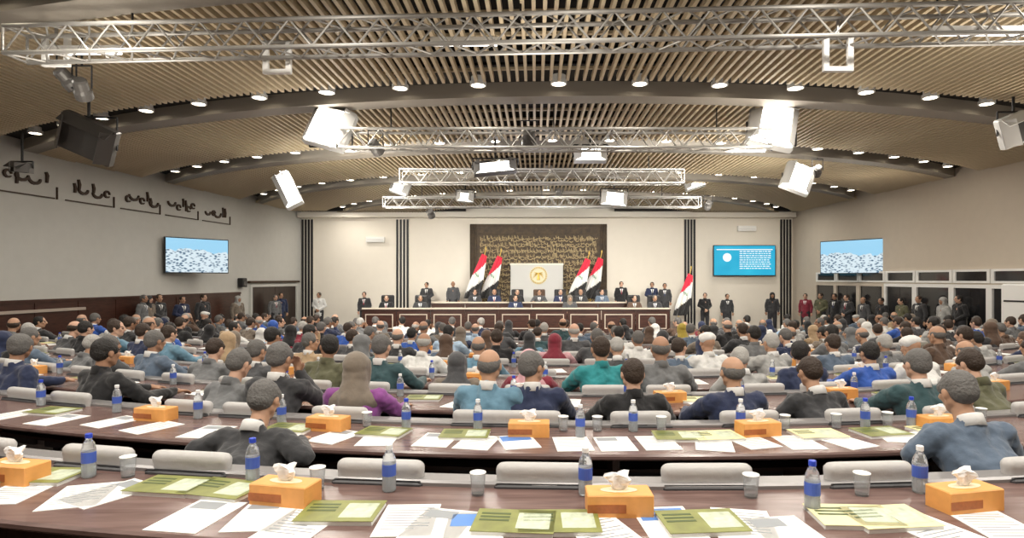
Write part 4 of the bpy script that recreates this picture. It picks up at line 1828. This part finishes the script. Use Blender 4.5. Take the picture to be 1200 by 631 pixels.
up = [(556, 'charcoal', 'short', 'dark brown', 4), (579, 'navy', 'balding', 'grey', 4), (606, 'black', 'short', 'grey', 4), (632, 'dark grey', 'short', 'black', 0),
      (657, 'navy', 'short', 'grey', 4), (681, 'charcoal', 'balding', 'grey', 4), (706, 'slate blue', 'short', 'dark brown', 4)]
for i, (px, c, h, hc, po) in enumerate(up):
    x = P(px, 0, 23.6).x
    zz = ZD + .18
    chair_tall('tall dark chair behind the upper dais desk, %s from left' % ORD[i], x, 23.75, zz, PI, M_BLACK if i != 3 else CM['brown'])
    person('person in %s suit facing the hall, upper dais desk, %s from left' % (c, ORD[i]), po, x, 23.72, zz, PI, c, h, hc, i % 2, 'members on the upper dais', 1.0, ('navy', 'maroon', 'charcoal')[i % 3])
lo = [(452, 'black', 'short', 'dark brown', 4), (492, 'charcoal', 'short', 'grey', 4), (604, 'navy', 'short', 'dark brown', 4), (668, 'dark grey', 'scarf', 'taupe', 4), (744, 'brown', 'short', 'black', 4), (768, 'charcoal', 'short', 'grey', 4)]
for i, (px, c, h, hc, po) in enumerate(lo):
    x = P(px, 0, 21.75).x
    chair_tall('tall dark chair behind the lower dais desk, %s from left' % ORD[i], x, 21.82, ZD, PI, M_BLACK)
    person('person in %s suit facing the hall, lower dais desk, %s from left' % (c, ORD[i]), po, x, 21.79, ZD, PI, c, h, hc, i % 2, 'staff at the lower dais desk', 1.0, ('maroon', 'black', 'navy')[i % 3])

# ------------------------------------------------------------------ people standing along the walls
stand = [
    (76, 17.2, 'taupe', 'scarf', 'charcoal', 7, -1.7, 'in front of the left wainscot, leftmost'), (101, 17.6, 'charcoal', 'short', 'dark brown', 8, -1.8, 'by the left wainscot, second from the left'),
    (118, 17.0, 'grey', 'short', 'grey', 7, -1.5, 'by the left wainscot under the left screen edge'),
    (166, 19.6, 'charcoal', 'short', 'dark brown', 7, -1.9, 'under the left screen'), (172, 18.6, 'navy', 'short', 'black', 8, -1.9, 'under the left screen, nearer the camera'),
    (232, 21.5, 'taupe', 'scarf', 'light grey', 7, -2.0, 'near the small wall speaker'), (296, 24.0, 'grey', 'short', 'grey', 7, -2.2, 'at the near post of the left door'),
    (329, 24.3, 'navy', 'short', 'dark brown', 7, -2.4, 'in the left door opening'), (374, 25.0, 'white', 'short', 'dark brown', 8, PI, 'before the left striped strip'),
    (427, 25.4, 'charcoal', 'short', 'black', 7, PI, 'against the cream wall left of the dais'), (500, 25.6, 'charcoal', 'short', 'dark brown', 8, PI, 'in the corner left of the left flags'),
    (531, 25.5, 'dark grey', 'balding', 'grey', 7, PI, 'just left of the outermost left flag'),
    (728, 25.4, 'black', 'short', 'dark brown', 7, PI, 'just right of the right flags'), (764, 25.5, 'navy', 'short', 'dark brown', 8, PI, 'between the right flags and the lone flag'),
    (779, 24.6, 'charcoal', 'short', 'black', 7, 2.9, 'left beside the lone flag'), (826, 25.4, 'black', 'short', 'dark brown', 8, PI, 'right beside the lone flag'),
    (852, 25.0, 'charcoal', 'short', 'dark brown', 7, PI, 'below the left edge of the text screen'), (905, 25.0, 'charcoal', 'scarf', 'black', 7, 2.8, 'below the right edge of the text screen'),
    (944, 24.6, 'maroon', 'short', 'black', 7, 2.4, 'where the front wall meets the right doors'), (962, 23.8, 'olive', 'short', 'dark brown', 8, 2.2, 'at the first right wall door from the stage'),
    (985, 22.8, 'black', 'short', 'black', 7, 2.0, 'by the glazed doors under the pale screen'), (1004, 22.0, 'charcoal', 'short', 'dark brown', 8, 1.9, 'by the glazed doors, under the screen centre'),
    (1026, 21.0, 'dark grey', 'balding', 'grey', 7, 1.8, 'by the glazed doors, under the screen right edge'), (1050, 20.0, 'black', 'short', 'black', 7, 1.8, 'by the third white door post'),
    (1078, 19.0, 'olive', 'short', 'black', 8, 1.7, 'in olive clothing by the middle glazed doors'), (1098, 18.2, 'charcoal', 'short', 'dark brown', 7, 1.7, 'by the fourth white door post'),
    (1128, 17.2, 'light grey', 'scarf', 'light grey', 7, 1.6, 'in pale clothes before the last doors'), (1152, 16.6, 'black', 'short', 'black', 8, 1.6, 'left of the white air conditioner'),
]
for i, (px, d, c, h, hc, po, rz, where) in enumerate(stand):
    x = P(px, 0, d).x
    x = max(wl(d) + 0.42, min(wr(d) - 0.42, x))
    inside = 20.3 < d < 26.2 and -7.0 < x < 6.0
    z = ZD if inside else fz(x, d)
    what = 'headscarf' if h == 'scarf' else hc + ' hair'
    person('standing person, %s clothing, %s, %s' % (c, what, where), po, x, d, z, rz, c, h, hc, i % 3, 'people standing along the walls', rp.uniform(.97, 1.04), ('maroon', 'black', 'navy')[i % 3] if i % 4 != 3 else None)

# ================================================================== THINGS ON THE DESKS
def x_at(k, px, off):
    """where across row k (at off from its centre line) the picture shows px"""
    x = (px - VX) * (D0 + PITCH * k) / F
    for _ in range(30):
        p, th = row_pt(k, x, off)
        x += ((px - VX) * p.y / F - p.x) * 0.8
    return x


def at_desk(k, x, off, rz=0.0, z=DTOP):
    p, th = row_pt(k, x, off)
    return (p.x, p.y, rowz(k) + z), th + rz


def share(name, build, m):
    mb = MB()
    build(mb)
    me = mb.mesh(name)
    me.materials.append(m)
    return me


# tissue box
me_box = share('carton', lambda b: b.cbox((-.125, -.06, 0), (.125, .06, .085), .004), M_ORANGE)


def _slot(b):
    b.lathe([(.055, .0855), (.055, .087), (.03, .0875)], 20, Matrix.Diagonal((1.3, .55, 1, 1)))


me_slot = share('opening', _slot, mat('pale oval opening', (0.85, 0.72, 0.5), 0.6, bump=.02))


def _tis(b):
    n = 12
    vs = []
    for j in range(6):
        r = (.012, .022, .026, .034, .040, .034)[j]
        for i in range(n):
            a = 2 * PI * i / n
            rr = r * (1 + .35 * math.sin(3 * a + j) + .2 * math.sin(5 * a))
            vs.append((rr * math.cos(a) * 1.2, rr * math.sin(a) * .6, .084 + j * .013 + .01 * math.sin(2 * a) * (j / 5)))
    fs = []
    for j in range(5):
        fs += [(j * n + i, j * n + (i + 1) % n, (j + 1) * n + (i + 1) % n, (j + 1) * n + i) for i in range(n)]
    fs += [tuple(range(5 * n, 6 * n))]
    b.add(vs, fs)


me_tis = share('tissue', _tis, M_TISSUE)


def _band(b):
    b.box((-.126, -.0615, .018), (.02, -.0600, .05))


me_band = share('printed band', _band, mat('brown printed band', (0.40, 0.12, 0.03), 0.5, var=.3, scale=60, bump=.02))


def tissue_box(k, px, off=.05, rz=0.0):
    x = x_at(k, px, off)
    if x < XL + .3 or x > XR - .3:
        return
    loc, th = at_desk(k, x, off, rz)
    tissue_box.n[k] = tissue_box.n.get(k, 0) + 1
    t = thing('tissue_box', 'orange tissue box on the %s desk row from the camera, %s from the left' % (ORD[k], ORD[tissue_box.n[k] - 1]), 'tissue box', loc, th, 'orange tissue boxes')
    link('carton', me_box, t)
    link('opening', me_slot, t)
    link('printed_band', me_band, t)
    link('tissue', me_tis, t)


tissue_box.n = {}
BOXES = {0: [18, 335, 725, 1130], 1: [183, 385, 620, 888, 1100], 2: [40, 350, 612, 785, 985, 1165], 3: [150, 330, 560, 770, 1010, 1120]}
for k, L in BOXES.items():
    for i, px in enumerate(L):
        tissue_box(k, px, -.02 if k == 0 else .03, (.05, -.08, .03, .12, -.04, .06)[i])
for k in range(4, 8):
    for i in range(6):
        tissue_box(k, 110 + i * 195 + 30 * (k % 3), .05, .05)

# water bottle
me_b = share('bottle body', lambda b: b.lathe([(.024, 0), (.029, .006), (.029, .05), (.027, .055), (.029, .06), (.029, .125), (.024, .15), (.012, .172), (.012, .180)], 18), M_GLASS)
me_bw = share('bottle cap', lambda b: b.lathe([(.0145, .178), (.0145, .196), (.012, .198)], 14), M_WCAP)
me_bb = share('bottle cap blue', lambda b: b.lathe([(.0145, .178), (.0145, .196), (.012, .198)], 14), M_BCAP)
me_bl = share('bottle label', lambda b: b.lathe([(.0296, .068), (.0296, .115), (.029, .116)], 18), M_LABELB)
me_wat = share('water', lambda b: b.lathe([(.022, .004), (.0265, .010), (.0265, .118), (.02, .119)], 14), mat('still water', (0.75, 0.82, 0.86), 0.1, trans=0.6, bump=.01))


def bottle(k, px, off, blue=False, label=None):
    x = x_at(k, px, off)
    if x < XL + .3 or x > XR - .3:
        return
    loc, th = at_desk(k, x, off)
    bottle.n[k] = bottle.n.get(k, 0) + 1
    t = thing('water_bottle', 'clear water bottle with %s cap, %s desk row from the camera, %s from the left' % ('blue' if blue else 'white', ORD[k], ORD[bottle.n[k] - 1]), 'bottle', loc, th, 'water bottles on the desks')
    link('bottle_body', me_b, t)
    link('cap', me_bb if blue else me_bw, t)
    link('label_sleeve', me_bl, t)
    link('water', me_wat, t)


bottle.n = {}
for px, o, bl in ((104, .10, True), (296, .17, True), (456, .15, False), (686, .16, False), (952, -.02, True), (1078, .15, False)):
    bottle(0, px, o, bl)
for px, o, bl in ((48, .1, True), (137, .12, False), (232, .12, False), (330, .1, False), (476, .1, True), (560, .12, False), (680, .0, False), (742, .14, False), (868, .15, False), (1014, .1, True), (1068, .1, True), (1126, .13, False)):
    bottle(1, px, o, bl)
for k in (2, 3, 4):
    for i in range(9):
        bottle(k, 70 + i * 133 + 37 * (k % 2), .12, (i + k) % 2 == 0)

# drinking glass
me_g = share('tumbler', lambda b: b.lathe([(.026, 0), (.033, .09), (.031, .09), (.025, .008), (.002, .006)], 18), M_GLASS)
me_gt = share('paper lid', lambda b: b.lathe([(.034, .091), (.034, .094), (.03, .095)], 18), M_PAPER)
for k, L in {0: [150, 372, 560, 880, 1010], 1: [300, 430, 660, 700, 775, 920, 980, 1040, 1150]}.items():
    for i, px in enumerate(L):
        x = x_at(k, px, .14)
        loc, th = at_desk(k, x, .14)
        t = thing('drinking_glass', 'upright glass under a white paper lid, %s desk row from camera, %s from left' % (ORD[k], ORD[i]), 'glass', loc, th, 'covered drinking glasses')
        link('tumbler', me_g, t)
        link('paper_lid', me_gt, t)


# booklets, folders and papers
def _bk(b):
    for j in range(4):
        b.box((-.145 + .001 * j, -.10, .004 * j), (.145 - .001 * j, .10, .004 * j + .0035))


me_book = share('pages', _bk, M_PAPER)
me_cov = share('cover', lambda b: b.cbox((-.148, -.103, .016), (.148, .103, .0185), .0008), M_OLIVE)
me_covy = share('cover yellow', lambda b: b.cbox((-.148, -.103, .016), (.148, .103, .0185), .0008), M_YELLOW)
me_pic = share('cover picture', lambda b: b.box((.01, -.07, .0185), (.13, .07, .0192)), mat('pale cover picture', (0.50, 0.56, 0.42), 0.5, var=.6, scale=30, bump=.02))
me_ttl = share('cover title', lambda b: [b.box((-.13, .05 - j * .03, .0185), (-.02, .065 - j * .03, .0192)) for j in range(3)], mat('dark green title', (0.06, 0.09, 0.02), 0.5, bump=.02))
me_sheet = share('sheet', lambda b: b.box((-.105, -.148, 0), (.105, .148, .0025)), M_PAPER)
me_sheet2 = share('lower sheets', lambda b: b.box((-.102, -.150, -.0), (.11, .144, .0018)), M_PAPER)


def _txt(b):
    for j in range(9):
        b.box((-.085, .105 - j * .024, .0025), (.085 - .05 * (j % 3 == 2), .112 - j * .024, .0029))


me_txt = share('printed lines', _txt, M_GREYP)
me_blk = share('printed block', lambda b: b.box((-.09, .06, .0025), (.03, .13, .0031)), M_GREYP)
me_blb = share('blue block', lambda b: b.box((-.09, .02, .0025), (.09, .13, .0031)), M_BLUEP)


def booklet(k, px, off, rz, yellow, lab):
    x = x_at(k, px, off)
    if x < XL + .3 or x > XR - .3:
        return
    loc, th = at_desk(k, x, off, rz)
    t = thing('booklet', lab, 'booklet', loc, th, 'printed booklets on the desks')
    link('pages', me_book, t)
    c = link('cover', me_covy if yellow else me_cov, t)
    if k < 4:
        link('cover_picture', me_pic, c)
        link('title_lines', me_ttl, c)


def sheet(k, px, off, rz, lab, blk=0):
    x = x_at(k, px, off)
    if x < XL + .3 or x > XR - .3:
        return
    loc, th = at_desk(k, x, off, rz)
    t = thing('paper_sheet', lab, 'paper', loc, th, 'papers lying on the desks')
    link('sheet', me_sheet, t)
    if k < 4:
        link('printed_lines' if blk == 0 else 'printed_block', (me_txt, me_blk, me_blb)[blk], t)


rb = random.Random(4)
B0 = [(52, .04, 0, .2), (200, .05, 0, .04), (262, .05, 0, -.1), (400, -.12, 0, .1), (603, -.16, 0, -.03), (655, -.15, 0, .05), (822, -.14, 0, .08), (1040, -.12, 1, .05), (1000, -.1, 1, -.1)]
for i, (px, o, ye, rz) in enumerate(B0):
    booklet(0, px, o, rz, ye, '%s booklet lying on the nearest desk, %s booklet from the left' % ('yellow' if ye else 'olive green', ORD[sorted(q[0] for q in B0).index(px)]))
S0 = [(95, -.1, .5, 0), (130, -.05, -.3, 1), (310, -.16, .2, 1), (352, -.22, -.1, 0), (478, -.14, .12, 0), (515, -.18, -.15, 1), (556, -.2, .1, 2), (708, -.22, .4, 0), (783, -.12, .1, 2), (872, -.14, -.2, 0), (925, -.22, .1, 1), (1090, -.20, .3, 0), (1170, -.2, -.1, 0), (232, -.2, 0, 1), (20, -.12, .3, 0)]
for i, (px, o, rz, b) in enumerate(S0):
    sheet(0, px, o, rz, '%s on the nearest desk, %s sheet from the left' % (('white sheet with printed lines', 'white sheet with a grey block', 'white sheet with a blue block')[b], ORD[sorted(q[0] for q in S0).index(px)]), b)
B1 = [(62, 0, .1), (340, 0, 0), (545, 0, .06), (795, 0, -.05), (838, 1, .1), (958, 1, 0), (1032, 0, .05), (450, 0, -.1), (1098, 1, .1)]
for i, (px, ye, rz) in enumerate(B1):
    booklet(1, px, -.02, rz, ye, '%s booklet on the second desk row, %s booklet from the left' % ('yellow' if ye else 'olive green', ORD[sorted(q[0] for q in B1).index(px)]))
for i in range(22):
    px = 20 + i * 54 + rb.uniform(-8, 8)
    sheet(1, px, -.12 + rb.uniform(-.05, .04), rb.uniform(-.3, .3), 'white paper sheet on the second desk row, %s sheet from the left' % ORD[i], rb.choice([0, 0, 1, 2]))
for k in range(2, NROW):
    n = 0
    for i, s in enumerate(seats[k - 1]):
        px = s[3]
        if rb.random() < .8:
            sheet(k, px + rb.uniform(-.08, .30) * F / s[1].y, -.10 + rb.uniform(-.06, .1), rb.uniform(-.3, .3), 'white paper sheet on the %s desk row, before place %s' % (ORD[k], ORD[i]), rb.choice([0, 0, 1]))
        if k < 7 and rb.random() < .45:
            booklet(k, px + .25 * F / s[1].y * rb.choice((-1, 1)), .04, rb.uniform(-.2, .2), rb.random() < .35, 'small booklet on the %s desk row, beside place %s' % (ORD[k], ORD[i]))
